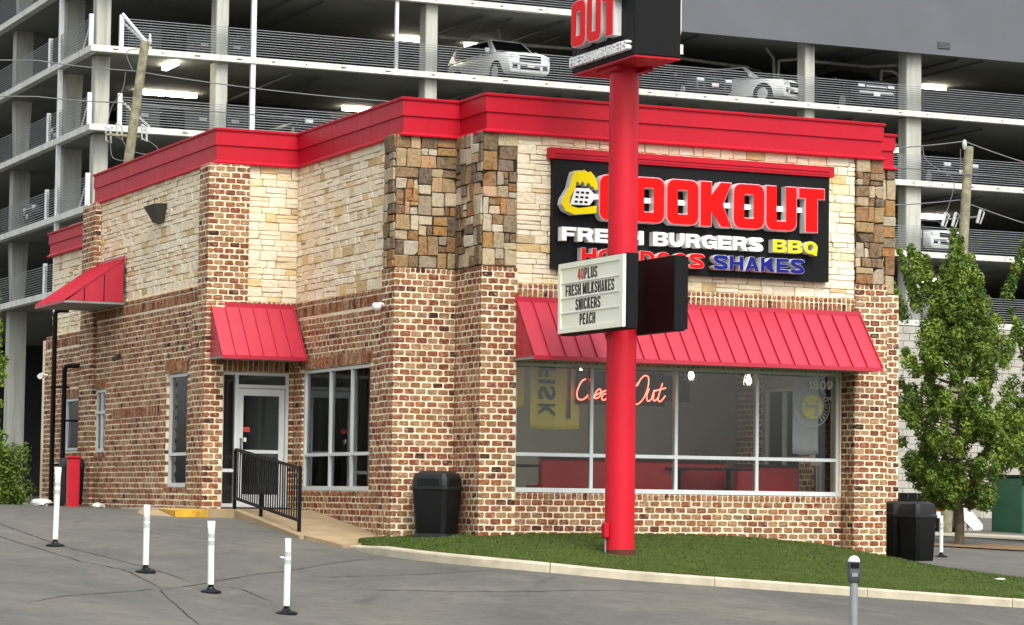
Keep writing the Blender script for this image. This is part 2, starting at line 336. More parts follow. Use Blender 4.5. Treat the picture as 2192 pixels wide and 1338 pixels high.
GP = KERB + [(-6.3, 9.2, -.08), (-6.3, 13.75, -.06), (-6.3, 17, -.06), (-6.9, 4.9, -.17), (-6.3, 2.0, -.42), (-6.0, 1.0, -.55), (-10, 1.41, -.6), (-9.88, -3.0, -.85), (-9.46, -4.6, -1.07), (-9.0, -6.3, -1.28),
      (-11.6, -6.6, -1.05), (-5.5, -5.5, -1.1), (-3.85, -8.9, -1.33), (-11.6, -8.8, -1.28), (12.66, 12.2, -.96), (16.3, 17.2, -.78), (20, 22, -.66), (6.96, 3.8, -.97), (6.2, .8, -1.12), (9, -1, -1.35),
      (20, 50, -.4), (40, 55, -.4), (0, 30, -.1), (-12, 25, -.15), (-30, 15, -.4), (-20, -39, -2.1), (-10, -25, -1.95), (5, -20, -2.1), (25, -12, -2.3), (-40, -20, -1.6), (45, 10, -1.5), (-14, 8, -.3), (-18, -2, -.75)]
gzf = tps(GP)
def gz(x, y): return float(gzf(x, y)[0])
TP = [(-4.7, 1.0, -.42), (-3.4, 0, -.35), (-2.9, .42, -.35), (-1, .42, -.33), (.95, .42, -.345), (2.18, .42, -.43), (2.84, 0, -.52), (3.1, 0, -.57), (3.7, 0, -.66), (4.5, .9, -.76), (6.5, 1.0, -.98), (9, -.8, -1.25), (-2.3, -2.1, -.55), (-1, -2, -.62), (1, -2, -.72), (3, -2, -.9), (5, -2, -1.08)]
TP += [(x + .12, y + .12, z + .14) for x, y, z in KERB]
tzf = tps(TP)
def tz(x, y): return float(tzf(x, y)[0])
def sheet(name, xs, ys, f, m, kind='structure', off=0):
    XX, YY = np.meshgrid(xs, ys); Z = f(XX.ravel(), YY.ravel()) + off
    v = np.stack([XX.ravel(), YY.ravel(), Z], 1); nx = len(xs)
    fs = [(j * nx + i, j * nx + i + 1, (j + 1) * nx + i + 1, (j + 1) * nx + i) for j in range(len(ys) - 1) for i in range(nx - 1)]
    me = bpy.data.meshes.new(name); me.from_pydata(v.tolist(), [], fs); me.materials.append(m); me.polygons.foreach_set('use_smooth', [True] * len(fs))
    return tag(link(name, me), kind=kind)
xs = np.concatenate([np.linspace(-500, -50, 8), np.linspace(-45, -16, 20), np.linspace(-15.5, 14, 100), np.linspace(15, 70, 40), np.linspace(80, 600, 8)])
ys = np.concatenate([np.linspace(-500, -65, 8), np.linspace(-60, -14, 30), np.linspace(-13.5, 20, 110), np.linspace(21, 75, 40), np.linspace(85, 700, 8)])
tag(sheet('asphalt_ground', xs, ys, gzf, M['asphalt']), 'grey patched asphalt of the lot and street', 'ground')
sm = []
for k, P in enumerate([[(-10.05, 5.42), (-9.93, 2.73), (-9.78, .55), (-9.66, -2.07), (-9.37, -3.91)], [(-10.56, 3.53), (-10.33, .92), (-10.41, -1.51), (-10.11, -2.86), (-10.11, -4.46)], [(-12.56, -7.32), (-12.06, -6.72), (-11.14, -5.65), (-10.11, -4.46)], [(-10.17, -4.61), (-8.39, -3.09), (-7.73, -2.74), (-5.89, -1.3)],
                       [(-7.72, -3.37), (-6.08, -3.61), (-4.93, -3.53)], [(-7.63, -4.39), (-5.38, -5.19), (-2.6, -5.32)], [(-10.11, -4.46), (-10.53, -6.64), (-10.86, -8.48)], [(-9.37, -3.91), (-8.91, -4.29), (-8.8, -5.3)]]):
    P = np.array(P); d = np.concatenate([[0], np.cumsum(np.linalg.norm(np.diff(P, axis=0), axis=1))]); t = np.linspace(0, d[-1], int(d[-1] * 14)); Q = np.stack([np.interp(t, d, P[:, j]) for j in (0, 1)], 1)
    Q += np.cumsum(rng.normal(0, .008, Q.shape), axis=0) * .6 + rng.normal(0, .006, Q.shape); T_ = np.gradient(Q, axis=0); T_ /= np.linalg.norm(T_, axis=1, keepdims=True); Nn = np.stack([-T_[:, 1], T_[:, 0]], 1)
    wd = (rng.uniform(.004, .014, len(Q)) * np.minimum(1, np.minimum(np.arange(len(Q)), np.arange(len(Q))[::-1]) / 8 + .15))[:, None]
    A, B_ = Q + Nn * wd, Q - Nn * wd; mb = MB(); n_ = len(Q)
    mb.add([(x, y, gz(x, y) + .006) for x, y in A] + [(x, y, gz(x, y) + .006) for x, y in B_], [(i, i + 1, n_ + i + 1, n_ + i) for i in range(n_ - 1)])
    tag(mb.build('asphalt_seam', M['seam'], fix=False), kind='structure')
# kerb: swept profile along KERB, rising 0.14 above the asphalt
def resample(P, n):
    P = np.array(P, float); d = np.concatenate([[0], np.cumsum(np.linalg.norm(np.diff(P, axis=0), axis=1))]); t = np.linspace(0, d[-1], n)
    return np.stack([np.interp(t, d, P[:, k]) for k in range(P.shape[1])], 1)
def smoothline(P, n):
    Q = resample(P, n)
    for _ in range(12): Q[1:-1] = (Q[:-2] + 2 * Q[1:-1] + Q[2:]) / 4
    return Q
KL = smoothline(KERB, 90)
tn = np.gradient(KL[:, :2], axis=0); tn /= np.linalg.norm(tn, axis=1, keepdims=True); nr = np.stack([tn[:, 1] * -1, tn[:, 0]], 1)   # towards the lawn
kt = empty('kerb', (0, 0, 0)); tag(kt, 'pale concrete kerb curving round the lawn to the street', 'kerb', kind='structure')
seg = 9
for a in range(0, 89, seg):
    b = min(a + seg, 89); mb = MB(); rings = []
    for i in range(a, b + 1):
        x, y = KL[i, :2]; z = gz(x, y); q = nr[i]; e = 0
        t = tn[i] * (.006 if i == a else (-.006 if i == b else 0))
        hgt = .135 * min(1, .35 + i / 8)
        prof = [(0, -.35), (0, hgt - .03), (.012, hgt - .008), (.03, hgt), (.17, hgt + .004), (.17, -.35)]
        rings.append([(x + q[0] * o + t[0], y + q[1] * o + t[1], z + h) for o, h in prof])
    mb.loft(rings).build('kerb_stone', M['kerb'], kt)
# lawn
KI = KL[:, :2] + nr * .165; nb = 90
back = resample([(-5.25, .95), (-4.6, 1.3), (-3.6, 1.3), (-2.5, .7), (0, .7), (2.5, .7), (4.4, 1.05), (5.2, 1.25), (7.5, .2), (10, -1.0), (13, -2.4), (16, -3.5)], nb)
v = []; NT = 26
for i in range(nb):
    for j in range(NT + 1):
        p = KI[i] * (1 - j / NT) + back[i] * (j / NT); v.append(p)
v = np.array(v); kz = np.array([gz(*KL[i, :2]) + .135 * min(1, .35 + i / 8) for i in range(nb)])
tzv = tzf(v[:, 0], v[:, 1]).reshape(nb, NT + 1); tt = np.linspace(0, 1, NT + 1); wgt = np.clip(1 - tt * 5, 0, 1)
zz = tzv * (1 - wgt) + (kz[:, None] + .01) * wgt
fs = [(i * (NT + 1) + j, (i + 1) * (NT + 1) + j, (i + 1) * (NT + 1) + j + 1, i * (NT + 1) + j + 1) for i in range(nb - 1) for j in range(NT)]
me = bpy.data.meshes.new('lawn'); me.from_pydata(np.column_stack([v, zz.ravel()]).tolist(), [], fs); me.materials.append(M['turf']); me.polygons.foreach_set('use_smooth', [True] * len(fs))
tag(link('lawn', me), 'short green artificial turf bank in front of the restaurant', 'lawn', kind='structure')
grid = zz
def lawn_z(x, y):
    d = (v[:, 0] - x) ** 2 + (v[:, 1] - y) ** 2; k = np.argsort(d)[:4]; w_ = 1 / (d[k] + 1e-4); return float((grid.ravel()[k] * w_).sum() / w_.sum())
# blades
NBL = 70000
ii = rng.uniform(0, nb - 1.001, NBL); jj = rng.uniform(0, NT - .001, NBL) ; keep = None
i0 = ii.astype(int); j0 = jj.astype(int); fi = (ii - i0)[:, None]; fj = (jj - j0)[:, None]; G = np.column_stack([v, zz.ravel()]).reshape(nb, NT + 1, 3)
base = G[i0, j0] * (1 - fi) * (1 - fj) + G[i0 + 1, j0] * fi * (1 - fj) + G[i0, j0 + 1] * (1 - fi) * fj + G[i0 + 1, j0 + 1] * fi * fj
base = base[base[:, 0] < 11]; nbv = len(base); a = rng.uniform(0, 2 * PI, nbv); wd = rng.uniform(.005, .010, nbv); h = rng.uniform(.012, .030, nbv)
dx = np.cos(a) * wd; dy = np.sin(a) * wd; le = rng.normal(0, .012, (nbv, 2))
tri = np.stack([base + np.stack([-dx, -dy, 0 * dx - .004], 1), base + np.stack([dx, dy, 0 * dx - .004], 1), base + np.column_stack([le, h])], 1).reshape(-1, 3)
me = bpy.data.meshes.new('grass_blades'); me.from_pydata(tri.tolist(), [], np.arange(nbv * 3).reshape(-1, 3).tolist()); me.materials.append(M['blade'])
me.attributes.new('rnd', 'FLOAT', 'FACE').data.foreach_set('value', rng.uniform(0, 1, nbv)); tag(link('grass_blades', me), 'short upright blades of the green turf bank', 'grass', kind='stuff')
# ------------------------------------------------------------------ the restaurant
rest = empty('restaurant', (0, 0, 0), 0, 'single storey restaurant of brick and stone with a red metal roof band', 'restaurant')
wall_b = MB(); wall_l = MB(); wall_f = MB(); wall_f2 = MB()
bricks = []; limes = []; fields = []      # (Face, u0, u1, z0, z1, front, score)
def subtract(u0, u1, ops, zm):
    iv = [(u0, u1)]
    for o in ops:
        if o[2] < zm < o[3]:
            nv = []
            for a, b in iv:
                if o[1] <= a or o[0] >= b: nv.append((a, b)); continue
                if o[0] > a: nv.append((a, o[0]))
                if o[1] < b: nv.append((o[1], b))
            iv = nv
    return iv
CH, CL, JV, JH = .1015, .190, .015, .017
def running(F, u0, u1, z0, z1, ops=(), score=0, fr=0, zref=0.0):
    k = math.floor((z0 - zref) / CH + 1e-6)
    while zref + k * CH < z1 - .02:
        a, b = zref + k * CH, zref + (k + 1) * CH
        lo, hi = max(a, z0), min(b, z1)
        if hi - lo > .035:
            for p, q in subtract(u0, u1, ops, (lo + hi) / 2):
                x = math.floor(p / CL) * CL - (CL / 2 if k % 2 else 0)
                while x < q:
                    s0, s1 = max(x, p), min(x + CL, q)
                    if s1 - s0 > .05:
                        full = s1 - s0 > CL * .95 and hi - lo > CH * .95
                        e0 = 0 if (s0 == p) else JH / 2; e1 = 0 if (s1 == q) else JH / 2
                        bricks.append((F, s0 + e0 + random.uniform(-.004, .004) * (e0 > 0), s1 - e1 + random.uniform(-.004, .004) * (e1 > 0), lo + JV / 2 + random.uniform(-.003, .003), hi - JV / 2 + random.uniform(-.003, .003), fr + random.uniform(.002, .010), score if full else -1))
                    x += CL
        k += 1
def soldier(F, u0, u1, z0, z1, pitch=.092, score=0, fr=0, ops=()):
    for p, q in subtract(u0, u1, ops, (z0 + z1) / 2):
        n_ = max(1, round((q - p) / pitch)); w_ = (q - p) / n_
        for i in range(n_): bricks.append((F, p + i * w_ + .008, p + (i + 1) * w_ - .008, z0 + .008 + random.uniform(-.003, .003), z1 - .008 + random.uniform(-.003, .003), fr + random.uniform(.002, .010), -1))
def backing(mb, F, u0, u1, z0, z1, ops=(), o0=-.32, o1=0):
    for a, b, c_, d in cells(u0 + .007, u1 - .007, z0, z1 - .004, [(p + -.006, q + .006, r - .006, s_ + .006) for p, q, r, s_ in ops]): F.boxon(mb, a, b, c_, d, o0, o1)
def ashlar(F, u0, u1, z0, z1, ops=(), score=0):
    z = z0
    while z < z1 - .03:
        h = random.choice((.085, .11, .13, .15, .18)); h = min(h, z1 - z)
        if z1 - (z + h) < .07: h = z1 - z
        u = u0
        while u < u1 - .02:
            w_ = random.uniform(.16, .44); w_ = min(w_, u1 - u)
            if u1 - (u + w_) < .1: w_ = u1 - u
            um, zm = u + w_ / 2, z + h / 2
            if not any(o[0] < um < o[1] and o[2] < zm < o[3] for o in ops):
                parts = [(u, u + w_, z, z + h)]
                if h > .14 and random.random() < .28: q = z + h * random.uniform(.4, .6); parts = [(u, u + w_, z, q), (u, u + w_, q, z + h)]
                for a, b, c_, d in parts: limes.append((F, a + .005, b - .005, c_ + .004, d - .004, random.uniform(.004, .022), score if (b - a) * (d - c_) > .02 else -1))
            u += w_
        z += h
def mosaic(F, u0, u1, z0, z1):
    def split(a, b, c_, d, lev):
        w_, h = b - a, d - c_
        if max(w_, h) < .20 or (w_ * h < .080 and max(w_, h) < .40 and random.random() < .72):
            fields.append((F, a + .006, b - .006, c_ + .006, d - .006, random.uniform(.006, .045), 1)); return
        t = random.uniform(.36, .64)
        if w_ * random.uniform(.75, 1.3) > h: split(a, a + w_ * t, c_, d, lev + 1); split(a + w_ * t, b, c_, d, lev + 1)
        else: split(a, b, c_, c_ + h * t, lev + 1); split(a, b, c_ + h * t, d, lev + 1)
    split(u0, u1, z0, z1, 0)
FR, LF = (0, -1), (-1, 0)
def front(x0, x1, y, z0, z1, ops=(), **k): F = Face(x0, y, FR); return F, 0, x1 - x0, z0, z1, [(a - x0, b - x0, c_, d) for a, b, c_, d in ops]
def left(x, y1, y0, z0, z1, ops=()): F = Face(x, y1, LF); return F, 0, y1 - y0, z0, z1, [(y1 - b, y1 - a, c_, d) for a, b, c_, d in ops]
def brick_face(W, score=0, soldiers=(), dep=-.32):
    F, u0, u1, z0, z1, ops = W; backing(wall_b, F, u0, u1, z0, z1, ops, dep, 0)
    sol = [(a, b, c_, d) for a, b, c_, d, p in soldiers]
    running(F, u0, u1, z0, z1, list(ops) + sol, score)
    for a, b, c_, d, p in soldiers: soldier(F, max(a, u0), min(b, u1), c_, d, p, fr=.006, ops=ops)
FULL = (-99, 99)
LED = lambda top: [(-99, 99, top - .085, top, .088), (-99, 99, top - .275, top - .085, .088)]
# corner block A (front pilasters), block B, long side wall, door wall, pilasters C and D, far section E
brick_face(front(-3.68, -3.07, 0, -1.2, 3.84), 9, [(-99, 99, 3.755, 3.84, .09)])
brick_face(left(-3.68, 1.05, 0, -1.2, 3.84), 3, [(-99, 99, 3.755, 3.84, .09)])
brick_face(front(-4.73, -3.68, 1.05, -1.2, 3.84), 8, [(-99, 99, 3.755, 3.84, .09)])
brick_face(left(-4.73, 1.60, 1.05, -1.2, 3.84), 2, [(-99, 99, 3.755, 3.84, .09)])
W2 = (2.32, 5.58, .30, 2.37)
W = left(-4.63, 6.03, 1.60, -1.2, 3.56, [W2]); brick_face(W, 2, LED(3.56) + [(6.03 - 5.70, 6.03 - 2.20, 2.37, 2.58, .092), (6.03 - 5.70, 6.03 - 2.20, .20, .30, .092)])
# window bay under the front canopy
BAY = (-2.93, 3.03, .31, 2.37)
W = front(-3.07, 3.07, .42, -1.2, 2.60, [BAY]); brick_face(W, 7, [(-99, 99, .20, .31, .098), (-99, 99, 2.37, 2.60, .092)], -.30)
brick_face(left(3.07, .42, 0.0, -1.2, 2.50), 3)
W = front(-3.07, 3.07, 0, 2.52, 3.59); brick_face(W, 0, LED(3.59))
brick_face(front(3.07, 3.69, 0, -1.4, 3.84), 6, [(-99, 99, 3.755, 3.84, .09)])
brick_face(front(3.69, 4.57, 1.05, -1.4, 3.78), 0)
DOOR = (-5.95, -4.70, -.5, 2.34)
W = front(-5.95, -4.63, 6.03, -.6, 3.56, [DOOR]); brick_face(W, 1, LED(3.56) + [(-99, 99, 2.34, 2.55, .092)])
brick_face(front(-6.26, -5.53, 5.97, 3.50, 5.93), 5); brick_face(left(-6.26, 6.52, 5.97, 3.50, 5.93), 1)
brick_face(front(-6.285, -5.95, 5.93, -.6, 3.52), 4); brick_face(left(-6.285, 6.75, 5.93, -.6, 3.52), 1)
W1, WS = (7.30, 8.54, .33, 2.36), (12.68, 13.45, 1.0, 2.23)
W = left(-6.17, 13.5, 6.75, -.6, 3.85, [W1, WS])
brick_face(W, 0, LED(3.85) + [(13.5 - 8.65, 13.5 - 7.2, 2.36, 2.58, .092), (13.5 - 8.65, 13.5 - 7.2, .22, .33, .092), (13.5 - 13.5, 13.5 - 12.55, 2.23, 2.44, .092), (0, .95, .89, 1.0, .092), (1.35, 13.5 - 8.9, 1.62, 1.83, .092)])
brick_face(left(-6.25, 14.35, 13.40, -.6, 5.93), 0); brick_face(front(-6.25, -6.05, 13.40, -.6, 5.93), 0)
DT = (14.45, 15.62, 1.05, 2.10)
W = left(-6.17, 17.35, 14.35, -.6, 3.46, [DT]); brick_face(W, 0, LED(3.46) + [(17.35 - 15.7, 17.35 - 14.4, 2.10, 2.31, .092)])
brick_face(front(-6.17, -5.9, 17.35 - .001, -.6, 3.4), 0)
# piers of the far side seen through the front glass
for a, b in ((1.3, 2.15), (3.35, 3.85), (5.25, 6.2)): brick_face(left(4.24, b, a, 0, 2.9), 0, (), -.02)
# stone upper walls
def stone_face(W, score): F, u0, u1, z0, z1, ops = W; backing(wall_l, F, u0, u1, z0, z1, (), -.3, -.004); ashlar(F, u0, u1, z0, z1, ops, score)
stone_face(front(-3.10, 3.07, .03, 3.59, 5.95, [(-2.35, 2.3, 4.0, 5.45)]), 9)
stone_face(left(-4.60, 6.08, 1.52, 3.56, 5.95), 5)
stone_face(front(-5.53, -4.60, 6.06, 3.56, 5.95), 6)
stone_face(left(-6.12, 13.42, 6.50, 3.85, 5.95), 2)
stone_face(left(-6.10, 17.15, 14.33, 3.46, 5.15), 1)
for W in (front(-3.69, -3.10, 0, 3.84, 5.96), left(-3.69, 1.05, 0, 3.84, 5.96), front(-4.745, -3.69, 1.05, 3.84, 5.96), left(-4.745, 1.52, 1.05, 3.84, 5.96), front(3.07, 3.61, 0, 3.84, 5.96), front(3.61, 4.48, 1.05, 3.78, 5.96)):
    F, u0, u1, z0, z1, ops = W; backing(wall_f if W[0].p.x < 0 else wall_f2, F, u0, u1, z0, z1, (), -.3, 0); mosaic(F, u0, u1, z0, z1)
# unseen outer walls and roof that close the shell
sh = MB()
RW = (2.2, 5.2, 0.0, 2.3)
for a, b, c_, d in cells(1.42, 17.3, -.9, 5.9, [RW]): sh.box(4.25, 4.50, a, b, c_, d)
sh.box(-5.9, 4.24, 17.0, 17.3, -.9, 5.6); sh.box(-3.4, 3.3, .25, 1.3, 5.62, 5.80); sh.box(-4.35, 4.24, 1.31, 17.0, 5.62, 5.80); sh.box(-5.85, -4.36, 6.3, 17.0, 5.62, 5.80)
sh.box(-4.42, 4.25, 6.3, 6.45, 0, 5.6)
sh.box(-3.05, 3.06, .02, .42, 2.46, 2.52)
sh.box(-3.672, -3.40, 1.0, 1.36, -.9, 5.6); sh.box(-4.62, -4.36, 6.05, 6.3, -.3, 5.6); sh.box(3.10, 3.36, .30, .44, -.9, 2.45); sh.build('shell', M['cmu'], rest)
wb = wall_b.build('brick_wall', M['mortar'], rest); wl = wall_l.build('limestone_wall', M['joint'], rest); wf = wall_f.build('fieldstone_wall', M['djoint'], rest); wall_f2.build('fieldstone_wall', M['djoint'], rest)
def lay(items, parent, name, m1, mN, cap, back, bev, cut, jit, tilt, share):
    items = sorted(items, key=lambda t: -t[6]); solo, rest_ = [t for t in items[:cap] if t[6] >= 0], []
    rest_ = items[len(solo):]; var = {}
    for F, u0, u1, z0, z1, fr, sc in solo:
        if share:   # alike bricks share one of a few meshes
            k = random.randrange(6); key = (k, round(F.n.x), round(F.n.y))
            if key not in var:
                G_ = Face(0, 0, (F.n.x, F.n.y)); mb = MB(); G_.block(mb, -.0862, .0862, -.0430, .0430, .004, back, bev, cut, jit, tilt); var[key] = mb.mesh(name, m1)
            o = link(name, var[key], parent); o.location = F.pt((u0 + u1) / 2, (z0 + z1) / 2, fr - .004); o.rotation_euler[1 if F.n.y else 0] = random.uniform(-.012, .012)
        else:
            c_ = Vector(F.pt((u0 + u1) / 2, (z0 + z1) / 2, 0)); G_ = Face(F.p.x - c_.x, F.p.y - c_.y, (F.n.x, F.n.y)); mb = MB()
            G_.block(mb, u0, u1, z0 - c_.z, z1 - c_.z, fr, back, bev, cut, jit, tilt); o = link(name, mb.mesh(name, m1), parent); o.location = c_
    if rest_:
        mb = MB()
        for F, u0, u1, z0, z1, fr, sc in rest_: mb.rn = random.random(); F.block(mb, u0, u1, z0, z1, fr, back, bev, cut, jit, tilt)
        o = mb.build(name + 'work', mN, parent, rnd=True); o['kind'] = 'stuff'
lay(bricks, wb, 'brick', M['brick1'], M['brickN'], 300, -.10, .007, .014, .004, .02, True)
lay(limes, wl, 'limestone_block', M['lime1'], M['limeN'], 300, -.08, .010, .012, .006, .06, False)
lay(fields, wf, 'fieldstone', M['field1'], M['field1'], 300, -.08, .010, .010, .008, .10, False)

# red cornice: profile swept along the roof line
def offset_path(P, o):
    out = []
    for i, p in enumerate(P):
        ns = []
        if i > 0: d = (Vector(p) - Vector(P[i - 1])).normalized(); ns.append(Vector((d.y, -d.x)))
        if i < len(P) - 1: d = (Vector(P[i + 1]) - Vector(p)).normalized(); ns.append(Vector((d.y, -d.x)))
        if len(ns) == 1: q = ns[0]
        else: b = (ns[0] + ns[1]); q = b / (1 + ns[0].dot(ns[1]))
        out.append((p[0] + q.x * o, p[1] + q.y * o))
    return out
def sweep(P, prof, name, m, parent):
    mb = MB(); rings = [[] for _ in P]
    for o, z in prof:
        for r, (x, y) in zip(rings, offset_path(P, o)): r.append((x, y, z))
    return mb.loft(rings).build(name, m, parent)
PATH = [(-6.08, 13.95), (-6.08, 6.06), (-4.58, 6.06), (-4.58, 1.07), (-3.60, 1.07), (-3.60, .02), (3.50, .02), (3.50, 1.07), (4.38, 1.07), (4.38, 13)]
def bands(z0, z1, o=0): h = z1 - z0; zm = z0 + h * .52; return [
    ('fascia_band', [(-.25, z0 + .07), (.05 + o, z0 + .07), (.05 + o, zm), (-.25, zm)]),
    ('fascia_band', [(-.25, zm + .002), (.075 + o, zm + .002), (.075 + o, z1 - .045), (-.25, z1 - .045)]),
    ('coping', [(-.28, z1 - .043), (.10 + o, z1 - .043), (.105 + o, z1 - .01), (.09 + o, z1), (-.28, z1 + .02)]),
    ('drip_edge', [(-.2, z0), (.10 + o, z0), (.105 + o, z0 + .02), (.055 + o, z0 + .068), (-.2, z0 + .068)])]
cor = empty('roof_cornice'); cor.parent = rest
for nm, pr in bands(5.93, 6.55): sweep(PATH, pr, nm, M['red'], cor)
cor2 = empty('low_roof_cornice'); cor2.parent = rest
for nm, pr in bands(5.14, 5.66): sweep([(-5.2, 17.3), (-6.10, 17.3), (-6.10, 14.36)], pr, nm, M['red'], cor2)

# standing seam canopies
def canopy(name, F, u0, u1, zt, zb, proj, npan, over=0):
    """sloping metal canopy on face F: flashing, panels with ribs, end panels, soffit"""
    root = MB(); F.boxon(root, u0 - .02, u1 + .02, zt - .02, zt + .075, .012, .035)
    r = root.build(name, M['awnred'], rest)
    w_ = (u1 - u0) / npan; L = Vector((proj, zb - zt)); nl = Vector((zt - zb, proj)).normalized()     # (out, up)
    for i in range(npan):
        a, b = u0 + i * w_, u0 + (i + 1) * w_; mb = MB(); t = .03
        def q(u, s_, h): return F.pt(u, zt + L.y * s_ + nl.y * h, .03 + L.x * s_ + nl.x * h)
        ins = .004
        P = [q(a + ins, 0, 0), q(b - ins, 0, 0), q(b - ins, 1, 0), q(a + ins, 1, 0), q(a + ins, 0, -t), q(b - ins, 0, -t), q(b - ins, 1, -t), q(a + ins, 1, -t)]
        mb.add(P, [(0, 1, 2, 3), (4, 7, 6, 5), (0, 4, 5, 1), (1, 5, 6, 2), (2, 6, 7, 3), (3, 7, 4, 0)])
        P = [q(a - .004, 0, .002), q(a + .012, 0, .002), q(a + .012, 1, .002), q(a - .004, 1, .002), q(a - .004, 0, .034), q(a + .012, 0, .034), q(a + .012, 1, .034), q(a - .004, 1, .034)]
        mb.add(P, [(0, 1, 2, 3), (4, 7, 6, 5), (0, 4, 5, 1), (1, 5, 6, 2), (2, 6, 7, 3), (3, 7, 4, 0)])
        if i == npan - 1:
            P = [q(b - .004, 0, .002), q(b + .012, 0, .002), q(b + .012, 1, .002), q(b - .004, 1, .002), q(b - .004, 0, .034), q(b + .012, 0, .034), q(b + .012, 1, .034), q(b - .004, 1, .034)]
            mb.add(P, [(0, 1, 2, 3), (4, 7, 6, 5), (0, 4, 5, 1), (1, 5, 6, 2), (2, 6, 7, 3), (3, 7, 4, 0)])
        mb.build('canopy_panel', M['awnred'], r)
    for u, s_ in ((u0, 1), (u1, -1)):
        mb = MB(); n_ = 3
        for k in range(n_):
            s0, s1 = k / n_ + .004, (k + 1) / n_ - .004
            P = []
            for e in (0, .02 * s_):
                P += [F.pt(u + e, zb, .03 + proj * s0), F.pt(u + e, zb, .03 + proj * s1 - .01), F.pt(u + e, zt + L.y * s1 - .03, .03 + proj * s1 - .01), F.pt(u + e, zt + L.y * s0 - .03, .03 + proj * s0)]
            mb.add(P, [(0, 1, 2, 3), (4, 7, 6, 5), (0, 4, 5, 1), (1, 5, 6, 2), (2, 6, 7, 3), (3, 7, 4, 0)])
        mb.build('end_panel', M['awnred'], r)
    mb = MB(); F.boxon(mb, u0, u1, zb - .045, zb - .005, .02, proj + .03); mb.build('soffit', M['soffit'], r)
    mb = MB(); F.boxon(mb, u0 - .015, u1 + .015, zb - .05, zb + .012, proj + .032, proj + .05); mb.build('gutter_edge', M['awnred'], r)
canopy('front_canopy', Face(-3.1, 0, FR), 0, 6.24, 3.30, 2.41, .70, 23)
canopy('door_canopy', Face(-6.2, 5.97, FR), 0, 1.50, 3.45, 2.57, .68, 6)
canopy('side_canopy', Face(-6.17, 13.6, LF), 0, 2.15, 4.66, 3.84, 1.15, 7)

# windows and door: frame, panes
def window(name, F, u0, u1, z0, z1, ms, ts, o=-.10, parts=None, bar=.055):
    mb = MB(); d0, d1 = o - .05, o + .05
    for a, b in ((u0, u0 + bar), (u1 - bar, u1)): F.boxon(mb, a, b, z0 + bar, z1 - bar, d0, d1)
    F.boxon(mb, u0, u1, z0, z0 + bar * 1.3, d0, d1 + .012); F.boxon(mb, u0, u1, z1 - bar, z1, d0, d1)
    us = [u0 + bar] + [x for m in ms for x in (m - bar / 2, m + bar / 2)] + [u1 - bar]
    for m in ms: F.boxon(mb, m - bar / 2, m + bar / 2, z0 + bar * 1.3, z1 - bar, d0 + .004, d1 - .004)
    zs = [z0 + bar * 1.3] + [x for t in ts for x in (t - bar / 2, t + bar / 2)] + [z1 - bar]
    for t in ts:
        for a, b in zip(us[::2], us[1::2]): F.boxon(mb, a, b, t - bar / 2, t + bar / 2, d0 + .006, d1 - .002)
    r = mb.build(name, M['alu'], rest)
    for a, b in zip(us[::2], us[1::2]):
        for c_, d in zip(zs[::2], zs[1::2]):
            g = MB(); F.boxon(g, a - .004, b + .004, c_ - .004, d + .004, o - .006, o + .002); g.build('pane', M['glass'], r)
    return r
F4 = Face(-3.07, .42, FR); fw = window('front_window', F4, -2.925 + 3.07, 3.025 + 3.07, .315, 2.365, [-1.545 + 3.07, -.02 + 3.07, 1.475 + 3.07], [.915], -.06)
F3 = Face(-4.63, 6.03, LF); window('side_window', F3, 6.03 - 5.575, 6.03 - 2.325, .305, 2.365, [6.03 - 4.30, 6.03 - 3.27], [.91], -.08)
F9 = Face(-6.17, 13.5, LF); window('tall_window', F9, 13.5 - 8.535, 13.5 - 7.305, .335, 2.355, [], [.92], -.10); window('sliding_window', F9, 13.5 - 13.445, 13.5 - 12.685, 1.005, 2.225, [13.5 - 13.05], [1.78], -.08)
FE = Face(-6.17, 17.35, LF); window('drive_through_window', FE, 17.35 - 15.615, 17.35 - 14.455, 1.055, 2.095, [], [], -.05, bar=.04)
# entrance door
FD = Face(-5.95, 6.03, FR); dr = MB(); b_ = .055
for a, b in ((.005, .06), (.265, .325), (1.19, 1.245)): FD.boxon(dr, a, b, -.02, 2.335, -.15, -.05)
for a, b in ((.06, .265), (.325, 1.19)):
    FD.boxon(dr, a, b, 2.28, 2.335, -.15, -.05)
FD.boxon(dr, .325, 1.19, 2.06, 2.12, -.146, -.054); FD.boxon(dr, .06, .265, -.02, .06, -.146, -.054); FD.boxon(dr, .06, .265, .60, .655, -.146, -.054)
ent = dr.build('entrance', M['alu'], rest)
for a, b, c_, d in ((.056, .269, .056, .604), (.056, .269, .651, 2.284), (.321, 1.194, 2.116, 2.284)): g = MB(); FD.boxon(g, a, b, c_, d, -.105, -.097); g.build('pane', M['glass'], ent)
dl = MB()
for a, b in ((.335, .43), (1.085, 1.18)): FD.boxon(dl, a, b, 0, 2.05, -.135, -.085)
FD.boxon(dl, .43, 1.085, 0, .22, -.135, -.085); FD.boxon(dl, .43, 1.085, 1.93, 2.05, -.135, -.085); FD.boxon(dl, .43, 1.085, .93, .99, -.135, -.085)
dl = dl.build('door', M['alu'], rest)
for c_, d in ((.216, .934), (.986, 1.934)): g = MB(); FD.boxon(g, .426, 1.089, c_, d, -.112, -.104); g.build('pane', M['glass'], dl)
g = MB(); g.tube([FD.pt(.385, .92, -.08), FD.pt(.385, .92, -.03), FD.pt(.385, 1.18, -.03), FD.pt(.385, 1.18, -.08)], .012); g.build('pull_handle', M['bronze'], dl)
g = MB(); FD.boxon(g, .44, .56, 1.30, 1.385, -.102, -.098); g.build('red_sticker', M['notice'], dl)
g = MB(); FD.boxon(g, .45, .50, 1.13, 1.20, -.102, -.098); g.build('white_sticker', M['white'], dl)
